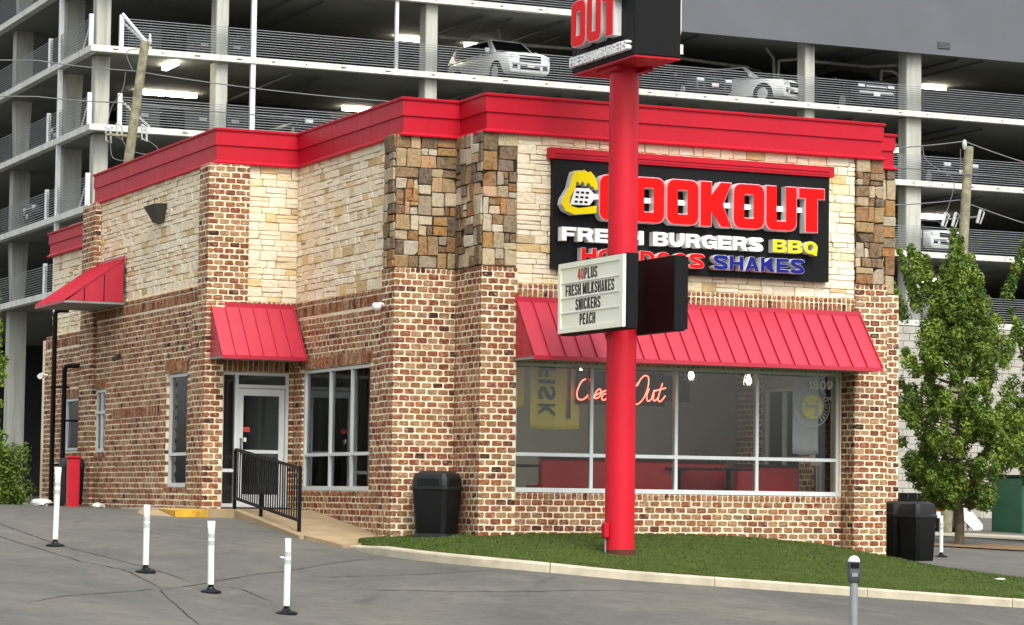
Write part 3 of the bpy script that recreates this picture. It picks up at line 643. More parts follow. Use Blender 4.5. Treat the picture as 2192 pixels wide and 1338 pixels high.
# house number on the glass and letters helper
_fontcache = {}
def glyph(ch, off=0.0, ext=.02, bevel=0):
    key = (ch, off, ext)
    if key not in _fontcache:
        cu = bpy.data.curves.new('t', 'FONT'); cu.body = ch; cu.size = 1; cu.offset = off; cu.extrude = ext / 2; cu.resolution_u = 4; cu.fill_mode = 'BOTH'
        ob = bpy.data.objects.new('t', cu); COL.objects.link(ob); dg = bpy.context.evaluated_depsgraph_get(); me = ob.evaluated_get(dg).to_mesh()
        V = [tuple(p.co) for p in me.vertices]; Fs = [tuple(p.vertices) for p in me.polygons]; ob.evaluated_get(dg).to_mesh_clear(); bpy.data.objects.remove(ob); bpy.data.curves.remove(cu)
        x0 = min(p[0] for p in V); _fontcache[key] = ([(x - x0, y, z + ext / 2) for x, y, z in V], Fs, max(p[0] for p in V) - x0)
    return _fontcache[key]
def outline(polys, ext):
    cu = bpy.data.curves.new('t', 'CURVE'); cu.dimensions = '2D'; cu.fill_mode = 'BOTH'; cu.extrude = ext / 2
    for P in polys:
        sp = cu.splines.new('POLY'); sp.points.add(len(P) - 1); sp.use_cyclic_u = True
        for q, p in zip(sp.points, P): q.co = (p[0], p[1], 0, 1)
    ob = bpy.data.objects.new('t', cu); COL.objects.link(ob); dg = bpy.context.evaluated_depsgraph_get(); me = ob.evaluated_get(dg).to_mesh()
    V = [(p.co.x, p.co.y, p.co.z + ext / 2) for p in me.vertices]; Fs = [tuple(p.vertices) for p in me.polygons]; ob.evaluated_get(dg).to_mesh_clear(); bpy.data.objects.remove(ob); bpy.data.curves.remove(cu)
    return V, Fs
def layout(text, width, off, gap=.06, space=.32):
    """x position of each glyph and the x scale that makes the line `width` wide (cap height 1 after division)"""
    xs_, x = [], 0
    for ch in text:
        if ch == ' ': x += space; xs_.append(None); continue
        wd_ = glyph(ch, off, .02)[2]; xs_.append(x); x += wd_ + gap
    return xs_, width / (x - gap)
def cap(ch, w, tx, ty):
    """heavy grotesque capital in a box w wide and 1 high: list of outlines"""
    m = .5; k = 6
    def rb(x0, x1, y0, y1, r, cs='1111'):    # rounded box, corners br tr tl bl
        P = []; r0 = r
        for (cx, cy, a, sx, sy), c_ in zip(((x1, y0, -90, -1, 1), (x1, y1, 0, -1, -1), (x0, y1, 90, 1, -1), (x0, y0, 180, 1, 1)), cs):
            rx = min(r, (x1 - x0) / 2); ry = min(r, (y1 - y0) / 2)
            if c_ == '0': P.append((cx, cy)); continue
            for i in range(k + 1): t = math.radians(a + 90 * i / k); P.append((cx + sx * rx + rx * math.cos(t), cy + sy * ry + ry * math.sin(t)))
        return P
    def stroke(C, tt):
        C = [Vector(p) for p in spline2(C)]; A, B_ = [], []
        for i, p in enumerate(C):
            d = (C[min(i + 1, len(C) - 1)] - C[max(i - 1, 0)]).normalized(); n_ = Vector((-d.y, d.x)); A.append(p + n_ * tt / 2); B_.append(p - n_ * tt / 2)
        return [[tuple(p) for p in A + B_[::-1]]]
    R = min(.5, w * .5)
    if ch == 'H': return [[(0, 0), (tx, 0), (tx, m - ty / 2), (w - tx, m - ty / 2), (w - tx, 0), (w, 0), (w, 1), (w - tx, 1), (w - tx, m + ty / 2), (tx, m + ty / 2), (tx, 1), (0, 1)]]
    if ch == 'F': return [[(0, 0), (tx, 0), (tx, m - ty * .6), (w * .88, m - ty * .6), (w * .88, m + ty * .4), (tx, m + ty * .4), (tx, 1 - ty), (w, 1 - ty), (w, 1), (0, 1)]]
    if ch == 'E': return [[(0, 0), (w, 0), (w, ty), (tx, ty), (tx, m - ty / 2), (w * .94, m - ty / 2), (w * .94, m + ty / 2), (tx, m + ty / 2), (tx, 1 - ty), (w, 1 - ty), (w, 1), (0, 1)]]
    if ch == 'L': return [[(0, 0), (w, 0), (w, ty), (tx, ty), (tx, 1), (0, 1)]]
    if ch == 'T': return [[((w - tx) / 2, 0), ((w + tx) / 2, 0), ((w + tx) / 2, 1 - ty), (w, 1 - ty), (w, 1), (0, 1), (0, 1 - ty), ((w - tx) / 2, 1 - ty)]]
    if ch == 'I': return [[(0, 0), (tx, 0), (tx, 1), (0, 1)]]
    if ch == 'N': return [[(0, 0), (tx, 0), (tx, .58), (w - tx * 1.05, 0), (w, 0), (w, 1), (w - tx, 1), (w - tx, .42), (tx * 1.05, 1), (0, 1)]]
    if ch == 'M': return [[(0, 0), (tx, 0), (tx, .62), (w / 2 - tx * .35, .1), (w / 2 + tx * .35, .1), (w - tx, .62), (w - tx, 0), (w, 0), (w, 1), (w - tx * 1.05, 1), (w / 2, .5), (tx * 1.05, 1), (0, 1)]]
    if ch == 'K': return [[(0, 0), (tx, 0), (tx, .34), (tx * 1.25, .44), (w - tx * 1.15, 0), (w, 0), (w - tx * 1.05, .60), (w - tx * .05, 1), (w - tx * 1.15, 1), (tx, .62), (tx, 1), (0, 1)]]
    if ch == 'A': return [[(0, 0), (tx * .98, 0), (tx * 1.12, .18), (w - tx * 1.12, .18), (w - tx * .98, 0), (w, 0), (w / 2 + tx * .55, 1), (w / 2 - tx * .55, 1)], [(w / 2 - tx * .42, .18 + ty * .85), (w / 2 + tx * .42, .18 + ty * .85), (w / 2, .76)]]
    if ch == 'P': return [rb(0, w, .40, 1, .3, '1100')[:-1] + [(0, 0), (tx, 0), (tx, .40)], rb(tx, w - tx, .40 + ty * .8, 1 - ty * .85, .12, '1100')]
    if ch == 'R': return [rb(0, w * .98, .40, 1, .3, '1100')[k + 1:2 * k + 2] + [(0, 1), (0, 0), (tx, 0), (tx, .36), (w * .50, .36), (w - tx * .95, .0), (w, 0), (w * .88, .42)], rb(tx, w * .98 - tx, .36 + ty * .95, 1 - ty * .85, .12, '1100')]
    if ch == 'B': return [[(0, 0)] + rb(0, w, 0, .53, .27, '1100')[:2 * k + 2] + rb(0, w * .96, .53, 1, .25, '1100')[:2 * k + 2] + [(0, 1)], rb(tx, w - tx, ty * .85, .5 - ty * .38, .09, '1100'), rb(tx, w * .96 - tx, .5 + ty * .38, 1 - ty * .85, .09, '1100')]
    if ch == 'D': return [rb(0, w, 0, 1, .45, '1100'), rb(tx, w - tx, ty, 1 - ty, .28, '1100')]
    if ch in 'O0': return [rb(0, w, 0, 1, R), rb(tx, w - tx, ty * .9, 1 - ty * .9, R * .62)]
    if ch == 'Q':
        P = rb(0, w, 0, 1, R); return [[(w * .62, -.0), (w * .80, -.12), (w * .98, -.10), (w * .93, .08), (w * .97, .2)] + P[k // 2 + 2:], rb(tx, w - tx, ty * .9, 1 - ty * .9, R * .62)]
    if ch == 'U': P = rb(0, w, 0, 1, R * .9, '1001'); I_ = rb(tx, w - tx, ty, 1.2, R * .5, '1001'); return [P[:k + 1] + [(w, 1), (w - tx, 1)] + [p for p in I_[:k + 1]][::-1] + I_[-(k + 1):][::-1] + [(tx, 1), (0, 1)] + P[-(k + 1):]]
    if ch == 'C':
        t = min(tx, ty * 1.1); return stroke([(w - t / 2, .30), (w - t * .7, .14), (w / 2, t * .48), (t * .62, .16), (t / 2, .5), (t * .62, .84), (w / 2, 1 - t * .48), (w - t * .7, .86), (w - t / 2, .70)], t)
    if ch == 'G':
        P = rb(0, w, 0, 1, R); I_ = rb(tx, w - tx * .9, ty * .95, 1 - ty * .95, R * .6)
        return [[(w, .0), (w, .56), (w * .5, .56), (w * .5, .38), (w - tx * .9, .38), (w - tx * .9, ty * 1.15)] + I_[3 * k + 3:][::-1] + I_[2 * k + 2:3 * k + 3][::-1] + I_[k + 3:2 * k + 2][::-1] + [(w - tx * .95, .68), (w, .68)] + P[k + 1 + 2:2 * k + 2] + P[2 * k + 2:] + [(w * .62, 0), (w - tx * .55, .11), (w - tx * .45, 0)]]
    if ch == 'S':
        t = ty * 1.14; return stroke([(t * .30, .27), (t * .62, .14), (w / 2, t * .48), (w - t * .62, .15), (w - t * .56, .30), (w * .66, .455), (w * .34, .545), (t * .56, .70), (t * .62, .85), (w / 2, 1 - t * .48), (w - t * .62, .86), (w - t * .30, .73)], t)
    if ch == '4': return [[(w * .52, 0), (w * .52 + tx, 0), (w * .52 + tx, .22), (w, .22), (w, .22 + ty), (w * .52 + tx, .22 + ty), (w * .52 + tx, 1), (w * .45, 1), (0, .36), (0, .22), (w * .52, .22)], [(tx * .75, .22 + ty), (w * .52, .22 + ty), (w * .52, .80)]]
def spline2(P, k=5):
    P = [Vector(p) for p in P]; Q = [P[0] * 2 - P[1]] + P + [P[-1] * 2 - P[-2]]; out = []
    for i in range(len(P) - 1):
        a, b, c_, d = Q[i:i + 4]
        for t in [j / k for j in range(k)]: out.append(.5 * (2 * b + (c_ - a) * t + (2 * a - 5 * b + 4 * c_ - d) * t * t + (3 * b - a - 3 * c_ + d) * t ** 3))
    return out + [P[-1]]
def block_text(F, text, u0, u1, z0, z1, o, ext, mats, parent, name='letter', tx=.30, ty=.25, w=1.0, gap=.10, space=.45, colours=None, trim=.038):
    """row of channel letters: body in the trim colour, a slightly slimmer face in front"""
    ws = [{'I': tx / w, 'M': 1.22, 'L': .88, 'E': .92, 'F': .90, 'T': .95, ' ': 0}.get(c_, 1) * w for c_ in text]
    tot = sum(a + gap for a, c_ in zip(ws, text) if c_ != ' ') - gap + space * text.count(' '); sx = (u1 - u0) / tot; h = z1 - z0; x = 0
    for i, (ch, wi) in enumerate(zip(text, ws)):
        if ch == ' ': x += space; continue
        body, face = colours[i] if colours else mats
        V, Fs = outline(cap(ch, wi, tx, ty), .02); mb = MB(); mb.add([F.pt(u0 + (x + p[0]) * sx, z0 + p[1] * h, o + p[2] / .02 * ext) for p in V], Fs); r = mb.build(name, body, parent)
        if face is not None:
            e = trim; cx, cy = wi / 2, .5; g = MB()
            V, Fs = outline(cap(ch, wi - e * 1.2, tx - e * 1.1, ty - e * .9), .02)
            g.add([F.pt(u0 + (x + e * .6 + p[0]) * sx, z0 + (e * .45 + p[1] * (1 - e * .9)) * h, o + ext - .004 + p[2] / .02 * .010) for p in V], Fs); g.build(name + '_face', face, r)
        x += wi + gap
CAP = glyph('H', 0.0, .02); CAPH = max(p[1] for p in CAP[0])
def put_text(F, text, u0, u1, z0, z1, o, ext, mats, parent, name='letter', off=.0, gap=.06, colours=None, trim=.0, mirror=False):
    xs_, sx = layout(text, u1 - u0, off, gap); sz = (z1 - z0) / (CAPH + 2 * off)
    for i, (ch, x) in enumerate(zip(text, xs_)):
        if x is None: continue
        body, face = colours[i] if colours else mats
        V, Fs, wd_ = glyph(ch, off, .02); mb = MB()
        mb.add([F.pt(u0 + (x + p[0]) * sx, z0 + (p[1] + off) * sz, o + p[2] / .02 * ext) for p in V], Fs)
        r = mb.build(name, body, parent)
        if face is not None:
            V, Fs, w2 = glyph(ch, off - trim, .02); mb = MB(); sh_ = (wd_ - w2) / 2
            mb.add([F.pt(u0 + (x + sh_ + p[0]) * sx, z0 + (p[1] + off) * sz, o + ext - .006 + p[2] / .02 * .012) for p in V], Fs); mb.build(name + '_face', face, r)
put_text(F4, '1809', 2.49 + 3.07, 2.93 + 3.07, 2.09, 2.235, -.056, .003, (M['lwhite'], None), fw, 'house_number', .012)

# wall sign -------------------------------------------------------------
sg = empty('wall_sign', (0, .03, 3.84), 0, 'black wall sign with red and yellow raised lettering above the front canopy', 'sign')
FS = Face(0, -.03, FR)
def signface(y): return Face(0, y - .03, FR)
FSs = Face(0, .03 - .03, FR)
class Loc(Face):   # face whose points are relative to the sign root
    def __init__(s, x, y, n, origin): super().__init__(x - origin[0], y - origin[1], n); s.oz = origin[2]
    def pt(s, u, z, o=0): a = super().pt(u, z, o); return (a[0], a[1], a[2] - s.oz)
FS = Loc(0, 0, FR, (0, .03, 3.84))
mb = MB(); FS.boxon(mb, -2.52, 2.50, 3.84, 5.575, -.01, .10); mb.build('sign_board', M['black'], sg)
mb = MB(); FS.boxon(mb, -2.59, 2.575, 5.577, 5.75, -.02, .14); FS.boxon(mb, -2.50, 2.48, 5.66, 5.69, .14, .155); FS.boxon(mb, -2.50, 2.48, 5.61, 5.63, .14, .15); mb.build('sign_trim', M['red'], sg)
def rr(x0, x1, z0, z1, r, k=5):
    P = []
    for cx, cz, a in ((x1 - r, z0 + r, -90), (x1 - r, z1 - r, 0), (x0 + r, z1 - r, 90), (x0 + r, z0 + r, 180)):
        for i in range(k + 1): t = math.radians(a + 90 * i / k); P.append((cx + r * math.cos(t), cz + r * math.sin(t)))
    return P
def big(ch, x0, x1, z0, z1, i):
    st = (x1 - x0) * .345 - i; q = .13
    if ch in 'O': return [rr(x0 + i, x1 - i, z0 + i, z1 - i, q), rr(x0 + i + st, x1 - i - st, z0 + .185 - i, z1 - .185 + i, .025)]
    if ch == 'C':
        P = rr(x0 + i, x1 - i, z0 + i, z1 - i, q); g0, g1 = z0 + .29 + i * 0, z1 - .29
        xi0, xi1 = x0 + st + i, x1 - st - i
        R_ = [p for p in P[:6]] + [(x1 - i, g0 - i), (xi1, g0 - i), (xi1, z0 + .185 - i), (xi0, z0 + .185 - i), (xi0, z1 - .185 + i), (xi1, z1 - .185 + i), (xi1, g1 + i), (x1 - i, g1 + i)] + P[6:]
        return [R_]
    if ch == 'U':
        P = rr(x0 + i, x1 - i, z0 + i, z1 - i, q); xi0, xi1 = x0 + st + i, x1 - st - i
        return [P[:6] + [(x1 - i, z1 - i), (xi1, z1 - i), (xi1, z0 + .17 - i), (xi0, z0 + .17 - i), (xi0, z1 - i), (x0 + i, z1 - i)] + P[18:]]
    if ch == 'K':
        s_ = st + .02; m = (z0 + z1) / 2
        return [[(x0 + i, z0 + i), (x0 + s_, z0 + i), (x0 + s_, m - .13 + i), (x1 - .215 + i, z0 + i), (x1 - i * 1.2, z0 + i), (x1 - .16 - i, m), (x1 - i * 1.2, z1 - i), (x1 - .225 + i, z1 - i), (x0 + s_, m + .16 - i), (x0 + s_, z1 - i), (x0 + i, z1 - i)]]
    if ch == 'T':
        m = (x0 + x1) / 2; h_ = .125 - i
        return [[(m - h_, z0 + i), (m + h_, z0 + i), (m + h_, z1 - .19 + i), (x1 - i, z1 - .19 + i), (x1 - i, z1 - i), (x0 + i, z1 - i), (x0 + i, z1 - .19 + i), (m - h_, z1 - .19 + i)]]
def poly_letter(F, polys, o, ext, m, name, parent):
    V, Fs = outline(polys, ext); mb = MB(); mb.add([F.pt(p[0], p[1], o + p[2]) for p in V], Fs); return mb.build(name, m, parent)
LB = [('C', -1.80, -1.225), ('O', -1.205, -.63), ('O', -.605, -.015), ('K', .0, .59), ('O', .605, 1.195), ('U', 1.205, 1.795), ('T', 1.815, 2.32)]
for ch, a, b in LB:
    r = poly_letter(FS, big(ch, a, b, 4.62, 5.36, 0), .10, .165, M['lwhite'], 'letter', sg)
    poly_letter(FS, big(ch, a, b, 4.62, 5.36, .004), .262, .010, M['lpink'], 'letter_trim', r)
    poly_letter(FS, big(ch, a, b, 4.62, 5.36, .017), .268, .012, M['lred'], 'letter_face', r)
mb = MB(); FS.boxon(mb, -1.80, 2.0, 4.95, 5.035, .12, .17); mb.build('spatula_handle', M['lface'], sg)
HAND = [(-2.252, 5.36), (-2.223, 5.383), (-2.18, 5.369), (-2.155, 5.396), (-2.102, 5.374), (-2.063, 5.407), (-2.004, 5.369), (-1.95, 5.387), (-1.88, 5.311), (-1.83, 5.208), (-1.823, 5.101), (-1.883, 5.107), (-1.904, 5.15), (-1.947, 5.147), (-1.967, 5.194), (-2.002, 5.206), (-2.04, 5.142), (-2.074, 5.205), (-2.108, 5.218), (-2.136, 5.154), (-2.172, 5.214), (-2.197, 5.209), (-2.219, 5.105), (-2.305, 4.958), (-2.319, 4.869), (-2.274, 4.815), (-2.157, 4.795), (-2.021, 4.815), (-1.841, 4.851), (-1.847, 4.732), (-2.058, 4.706), (-2.234, 4.688), (-2.38, 4.742), (-2.449, 4.844), (-2.431, 4.933), (-2.317, 5.117), (-2.276, 5.279)]
r = poly_letter(FS, [HAND], .10, .165, M['lwhite'], 'hand_emblem', sg); poly_letter(FS, [HAND], .267, .010, M['lyel'], 'hand_face', r)
SP = [(-2.214, 5.114), (-1.966, 5.12), (-1.877, 5.036), (-1.80, 5.032), (-1.80, 4.952), (-1.885, 4.947), (-1.953, 4.854), (-2.29, 4.849)]
r = poly_letter(FS, [SP], .10, .155, M['lface'], 'spatula', sg)
for i in range(3):
    for j in range(3): mb = MB(); x = -2.195 + j * .085 - i * .012; z = 5.045 - i * .075; FS.boxon(mb, x, x + .055, z - .017, z + .017, .254, .258); mb.build('spatula_slot', M['black'], r)
WH, YE, BL, RE = (M['lwhite'], M['lface']), (M['lwhite'], M['lyel']), (M['lwhite'], M['lblue']), (M['lwhite'], M['lred'])
block_text(FS, 'FRESH', -2.43, -.99, 4.27, 4.49, .10, .15, (M['lface'], None), sg)
block_text(FS, 'BURGERS', -.82, 1.18, 4.27, 4.49, .10, .15, (M['lface'], None), sg)
block_text(FS, 'BBQ', 1.36, 2.20, 4.27, 4.48, .10, .15, YE, sg)
block_text(FS, 'HOT', -2.09, -1.24, 3.94, 4.175, .10, .15, RE, sg)
block_text(FS, 'DOGS', -1.06, .10, 3.94, 4.175, .10, .15, RE, sg)
block_text(FS, 'SHAKES', .27, 1.95, 3.94, 4.175, .10, .15, BL, sg)
# pole sign ------------------------------------------------------------
PX, PY = -2.36, -2.27; pz = lawn_z(PX, PY)
ps = empty('pole_sign', (PX, PY, pz), 0, 'tall red pole carrying a reader board and a black sign box', 'pole sign')
def rel(F_): return F_
mb = MB(); mb.lathe([(.225, -.25), (.225, .03), (.224, .10), (.222, 9.0)], n=28); smooth_angle(mb.build('pole', M['polered'], ps), 50)
mb = MB(); mb.lathe([(.235, -.05), (.237, .045), (.229, .055)], n=28); mb.build('rusty_base_ring', M['rusty'], ps)
mb = MB(); mb.bbox(-.30, -.215, -.1, .02, .22, .44, .012); mb.build('junction_box', M['red'], ps)
mb = MB(); mb.tube([(-.255, -.04, .23), (-.255, -.04, -.1)], .014); mb.build('conduit', M['rail'], ps)
for side in (-1, 1):
    cb = MB(); x0, x1 = (-.51, -.30) if side < 0 else (.29, .50); z0, z1 = 2.705 - pz, 3.82 - pz; y0, y1 = -1.15, 1.15
    cb.bbox(x0 + (.02 if side < 0 else 0), x1 - (.02 if side > 0 else 0), y0, y1, z0, z1, .012); c_ = cb.build('reader_cabinet', M['black'], ps)
    Fc = Loc(PX + (x0 if side < 0 else x1), PY + (y1 if side < 0 else y0), (side, 0), (PX, PY, 0)) ; Lw = 2.3
    def bx_(u0, u1, a, b, o0, o1, m, nm, par): q = MB(); Fc.boxon(q, u0, u1, a, b, o0, o1); return q.build(nm, m, par)
    rim = MB()
    for u0, u1, a, b in ((.03, Lw - .03, z1 - .10, z1 - .02), (.03, Lw - .03, z0 + .03, z0 + .10), (.03, .11, z0 + .10, z1 - .10), (Lw - .15, Lw - .03, z0 + .10, z1 - .10)): Fc.boxon(rim, u0, u1, a, b, -.02, .03)
    rim.build('reader_frame', M['board'] if side < 0 else M['black'], c_); fcz = bx_(.11, Lw - .15, z0 + .10, z1 - .10, -.02, .008, M['board'], 'reader_face', c_)
    rows = [('40PLUS', .68, 1.36), ('FRESH MILKSHAKES', .26, 1.94), ('SNICKERS', .62, 1.48), ('PEACH', .77, 1.31)]
    hh = (z1 - z0 - .2) / 4
    for k in range(4):
        zb = z1 - .10 - (k + 1) * hh; q = MB(); Fc.boxon(q, .11, Lw - .15, zb - .006, zb + .006, .008, .022); q.build('letter_track', M['lwhite'], c_)
        if side < 0:
            tx, a, b = rows[k]; cols = [((M['txtred'] if (k == 0 and i < 2) else M['txt']), None) for i in range(len(tx))]
            block_text(Fc, tx, a, b, zb + .03, zb + hh - .028, .009, .004, None, c_, 'changeable_letter', .175, .14, .48, .10, .26, cols)
mb = MB(); z0 = 6.71 - pz; mb.bbox(-.41, .36, -1.15, 1.0, z0 + .03, z0 + 2.6, .015); tb = mb.build('sign_box', M['black'], ps)
mb = MB(); mb.box(-.40, .35, -1.14, .99, z0, z0 + .028); mb.box(-.3, -.18, -.35, .35, z0 - .06, z0); mb.box(.18, .3, -.35, .35, z0 - .06, z0); mb.build('sign_underside', M['red'], ps)
for side in (-1, 1):
    Fc = Loc(PX + (-.41 if side < 0 else .36), PY + (1.0 if side < 0 else -1.15), (side, 0), (PX, PY, 0)); 
    def zrel(z): return z - pz
    block_text(Fc, 'FRESH HAMBURGERS', .10, 2.06, zrel(6.82), zrel(6.965), .0, .09, (M['lface'], None), tb, 'letter', .22, .2, .8, .1, .3)
    for ch, a, b in (('O', .24, .76), ('U', .80, 1.30), ('T', 1.34, 1.84)):
        r = poly_letter(Fc, big(ch, a, b, zrel(7.08), zrel(7.80), 0), 0, .13, M['lwhite'], 'letter', tb)
        poly_letter(Fc, big(ch, a, b, zrel(7.08), zrel(7.80), .004), .128, .008, M['lpink'], 'letter_trim', r); poly_letter(Fc, big(ch, a, b, zrel(7.08), zrel(7.80), .02), .133, .010, M['lred'], 'letter_face', r)
# ------------------------------------------------------------------ fittings on the walls
F9l = Face(-6.12, 13.42, LF)
wlp = empty('wall_lamp', (-6.12, 9.25, 5.35), 0, 'dark wedge shaped wall lamp high on the pale stone side wall', 'wall lamp')
mb = MB(); P = [(0, -.34, .16), (0, .34, .16), (-.26, .34, .14), (-.26, -.34, .14), (0, -.22, -.18), (0, .22, -.18), (-.10, .26, -.16), (-.10, -.26, -.16)]
mb.add(P, [(0, 3, 2, 1), (4, 5, 6, 7), (0, 1, 5, 4), (1, 2, 6, 5), (2, 3, 7, 6), (3, 0, 4, 7)]); mb.build('housing', M['bronze'], wlp)
mb = MB(); mb.add([(-.225, -.20, .09), (-.225, .20, .09), (-.12, .16, -.12), (-.12, -.16, -.12)], [(0, 1, 2, 3)]); mb.box(-.22, -.20, -.2, .2, .1, .12); mb.build('lens', M['lid'], wlp)
cm = empty('dome_camera', (-4.73, 1.50, 3.24), 0, 'small white dome camera on the brick corner beside the side window', 'camera')
mb = MB(); mb.lathe([(.03, -.075), (.06, -.055), (.075, -.02), (.075, .03), (.06, .05)], (-.12, 0, 0), 16); smooth_angle(mb.build('dome', M['white'], cm)); mb = MB(); mb.tube([(0, 0, .02), (-.08, 0, .04)], .03); mb.build('bracket', M['white'], cm)
cm = empty('bullet_camera', (-6.17, 11.65, 2.80), 0, 'small dark bullet camera on the brick side wall', 'camera')
mb = MB(); mb.tube([(-.02, .0, .05), (-.10, -.03, .03)], .02); mb.tube([(-.06, .02, .02), (-.16, -.12, -.05)], .045, 10); mb.build('camera_body', M['bronze'], cm); mb = MB(); mb.tube([(-.005, 0, .05), (-.02, 0, .05)], .06, 12); mb.build('mount', M['bronze'], cm)
cm = empty('white_camera', (-6.17, 17.2, 2.65), 0, 'small white camera at the far end of the brick side wall', 'camera')
mb = MB(); mb.tube([(-.0, 0, 0), (-.10, -.02, 0)], .03); mb.build('arm', M['white'], cm); mb = MB(); mb.tube([(-.1, .05, .0), (-.2, -.15, -.03)], .06, 10); mb.build('camera_body', M['white'], cm)
def pipe(x, y, h, label, arm):
    z = gz(x, y); r = empty('vent_pipe', (x, y, z), 0, label, 'pipe', 'black pipes by the far wall')
    mb = MB(); H = h - z; mb.tube([(0, 0, -.1), (0, 0, H - .08), (.02, -.02, H - .02), (.08, -.06, H), (arm, -arm * .8, H)], .05, 10); smooth_angle(mb.build('pipe', M['blackm'], r)); 
    for zz_ in (.8, H * .6): mb = MB(); mb.box(-.06, .35, -.02, .02, zz_, zz_ + .04); mb.build('clamp', M['blackm'], r)
pipe(-6.5, 15.4, 3.90, 'taller black pipe with a bent top against the far brick wall', .22); pipe(-6.5, 14.55, 2.74, 'shorter black pipe with a bent top against the far brick wall', .26)
# red bollard and dark bin by the drive-through
z = gz(-6.7, 12.75); r = empty('red_bollard', (-6.75, 12.75, z), 0, 'square red bollard beside the dark bin at the brick side wall', 'bollard')
mb = MB(); mb.bbox(-.11, .11, -.11, .11, -.1, .93, .02); mb.build('post', M['vinyl'], r); mb = MB(); mb.bbox(-.13, .13, -.13, .13, .93, .97, .01); mb.build('cap', M['vinyl'], r)
def bin_square(name, loc, rz, label, wdt, h, group=None, dome=.3, base=True, fl=True):
    r = empty(name, loc, rz, label, 'bin', group); a = wdt / 2; hb = h - dome
    def ringsq(s, z, c_=.05): return [(s - c_, -s, z), (s, -s + c_, z), (s, s - c_, z), (s - c_, s, z), (-s + c_, s, z), (-s, s - c_, z), (-s, -s + c_, z), (-s + c_, -s, z)][::1]
    mb = MB(); mb.loft([ringsq(a * .80, .03), ringsq(a * .84, .06), ringsq(a * .95, hb * .9), ringsq(a * .97, hb - .02), ringsq(a * .97, hb)]); smooth_angle(mb.build('body', M['plast'], r), 25)
    mb = MB(); mb.loft([ringsq(a, hb + .002), ringsq(a * 1.03, hb + .015), ringsq(a * 1.03, hb + .05), ringsq(a * .99, hb + .06)]); mb.build('rim', M['lid'], r)
    l_ = MB(); l_.loft([ringsq(a * .985, hb + .062), ringsq(a * .97, hb + dome * .55), ringsq(a * .88, hb + dome * .85), ringsq(a * .62, hb + dome)]); l_ = smooth_angle(l_.build('lid', M['lid'], r), 30)
    if fl:
        for k in range(4):
            t = k * PI / 2; c_, s_ = math.cos(t), math.sin(t); q = MB(); P = []
            for d in (a * .985, a * 1.005):
                for (u, z_) in ((-a * .62, hb + dome * .18), (a * .62, hb + dome * .18), (a * .58, hb + dome * .6), (-a * .58, hb + dome * .6)): P.append((c_ * d - s_ * u, s_ * d + c_ * u, z_))
            q.add(P, [(0, 3, 2, 1), (4, 5, 6, 7), (0, 1, 5, 4), (1, 2, 6, 5), (2, 3, 7, 6), (3, 0, 4, 7)]); q.build('push_flap', M['plast'], l_)
    if base: mb = MB(); mb.loft([ringsq(a * 1.0, -.06), ringsq(a * 1.0, .015), ringsq(a * .86, .055)]); mb.build('base', M['lid'], r)
    return r
bin_square('litter_bin', (-4.13, .62, -.405), math.radians(40), 'large black square litter bin on the walk by the brick corner', .62, 1.03)
bin_square('litter_bin', (4.30, .66, lawn_z(4.30, .66)), math.radians(8), 'narrower black litter bin half hidden behind the right corner of the building', .40, .98, 'bins at the right corner', .26, False, False)
bin_square('litter_bin', (4.37, .12, lawn_z(4.37, .12)), math.radians(14), 'black litter bin with a rounded lid standing on the turf at the right corner', .50, 1.02, 'bins at the right corner', .28, False, False)
bin_square('litter_bin', (-6.62, 13.35, gz(-6.62, 13.35)), .1, 'dark bin behind the red bollard at the side wall', .42, .95, None, .2, False, False)

# ------------------------------------------------------------------ walk, ramp, railing
wk = empty('entrance_walk'); tag(wk, 'tan concrete landing and ramp leading to the entrance door', 'walk', kind='structure')
def slab(name, P, th, m, parent):
    mb = MB(); n_ = len(P); mb.add([p for p in P] + [(p[0], p[1], p[2] - th) for p in P], [tuple(range(n_)), tuple(range(n_, 2 * n_))[::-1]] + [(i, (i + 1) % n_, n_ + (i + 1) % n_, n_ + i) for i in range(n_)])
    return mb.build(name, m, parent)
slab('landing', [(-6.50, 4.92, -.035), (-4.60, 4.92, -.035), (-4.60, 6.3, -.03), (-6.50, 6.3, -.03)], .35, M['walk'], wk)
slab('ramp', [(-5.95, 1.75, -.40), (-4.60, 1.75, -.40), (-4.60, 4.914, -.037), (-5.95, 4.914, -.037)], .45, M['walk'], wk)
slab('sidewalk', [(-5.95, 1.744, -.402), (-5.62, .80, -.54), (-5.30, .62, -.50), (-3.55, .35, -.385), (-3.60, 1.2, -.37), (-4.60, 1.744, -.402)], .4, M['walk'], wk)
slab('ramp_edge', [(-6.03, 1.65, -.42), (-5.956, 1.65, -.41), (-5.956, 4.914, -.03), (-6.03, 4.914, -.045)], .5, M['walk'], wk)
yk = empty('yellow_kerb'); tag(yk, 'worn yellow painted kerb end beside the entrance landing', 'kerb', kind='structure')
slab('kerb_end', [(-7.05, 4.98, -.06), (-6.506, 4.90, -.045), (-6.506, 6.0, -.035), (-6.95, 6.3, -.04)], .3, M['yellow'], yk)
slab('kerb_pad', [(-6.95, 6.306, -.042), (-6.1, 6.306, -.037), (-6.1, 9.3, -.04), (-6.75, 9.3, -.05)], .3, M['kerb'], yk)
slab('kerb_flare', [(-7.75, 5.35, -.235), (-7.06, 4.95, -.18), (-7.06, 6.0, -.05), (-7.0, 7.2, -.06)], .2, M['walk'], yk)
hr = empty('ramp_railing', (-5.88, 0, 0), 0, 'black metal railing with thin balusters along the ramp', 'railing')
def zr(y): t = (y - 2.1) / (5.4 - 2.1); return -.385 * (1 - t) - .045 * t
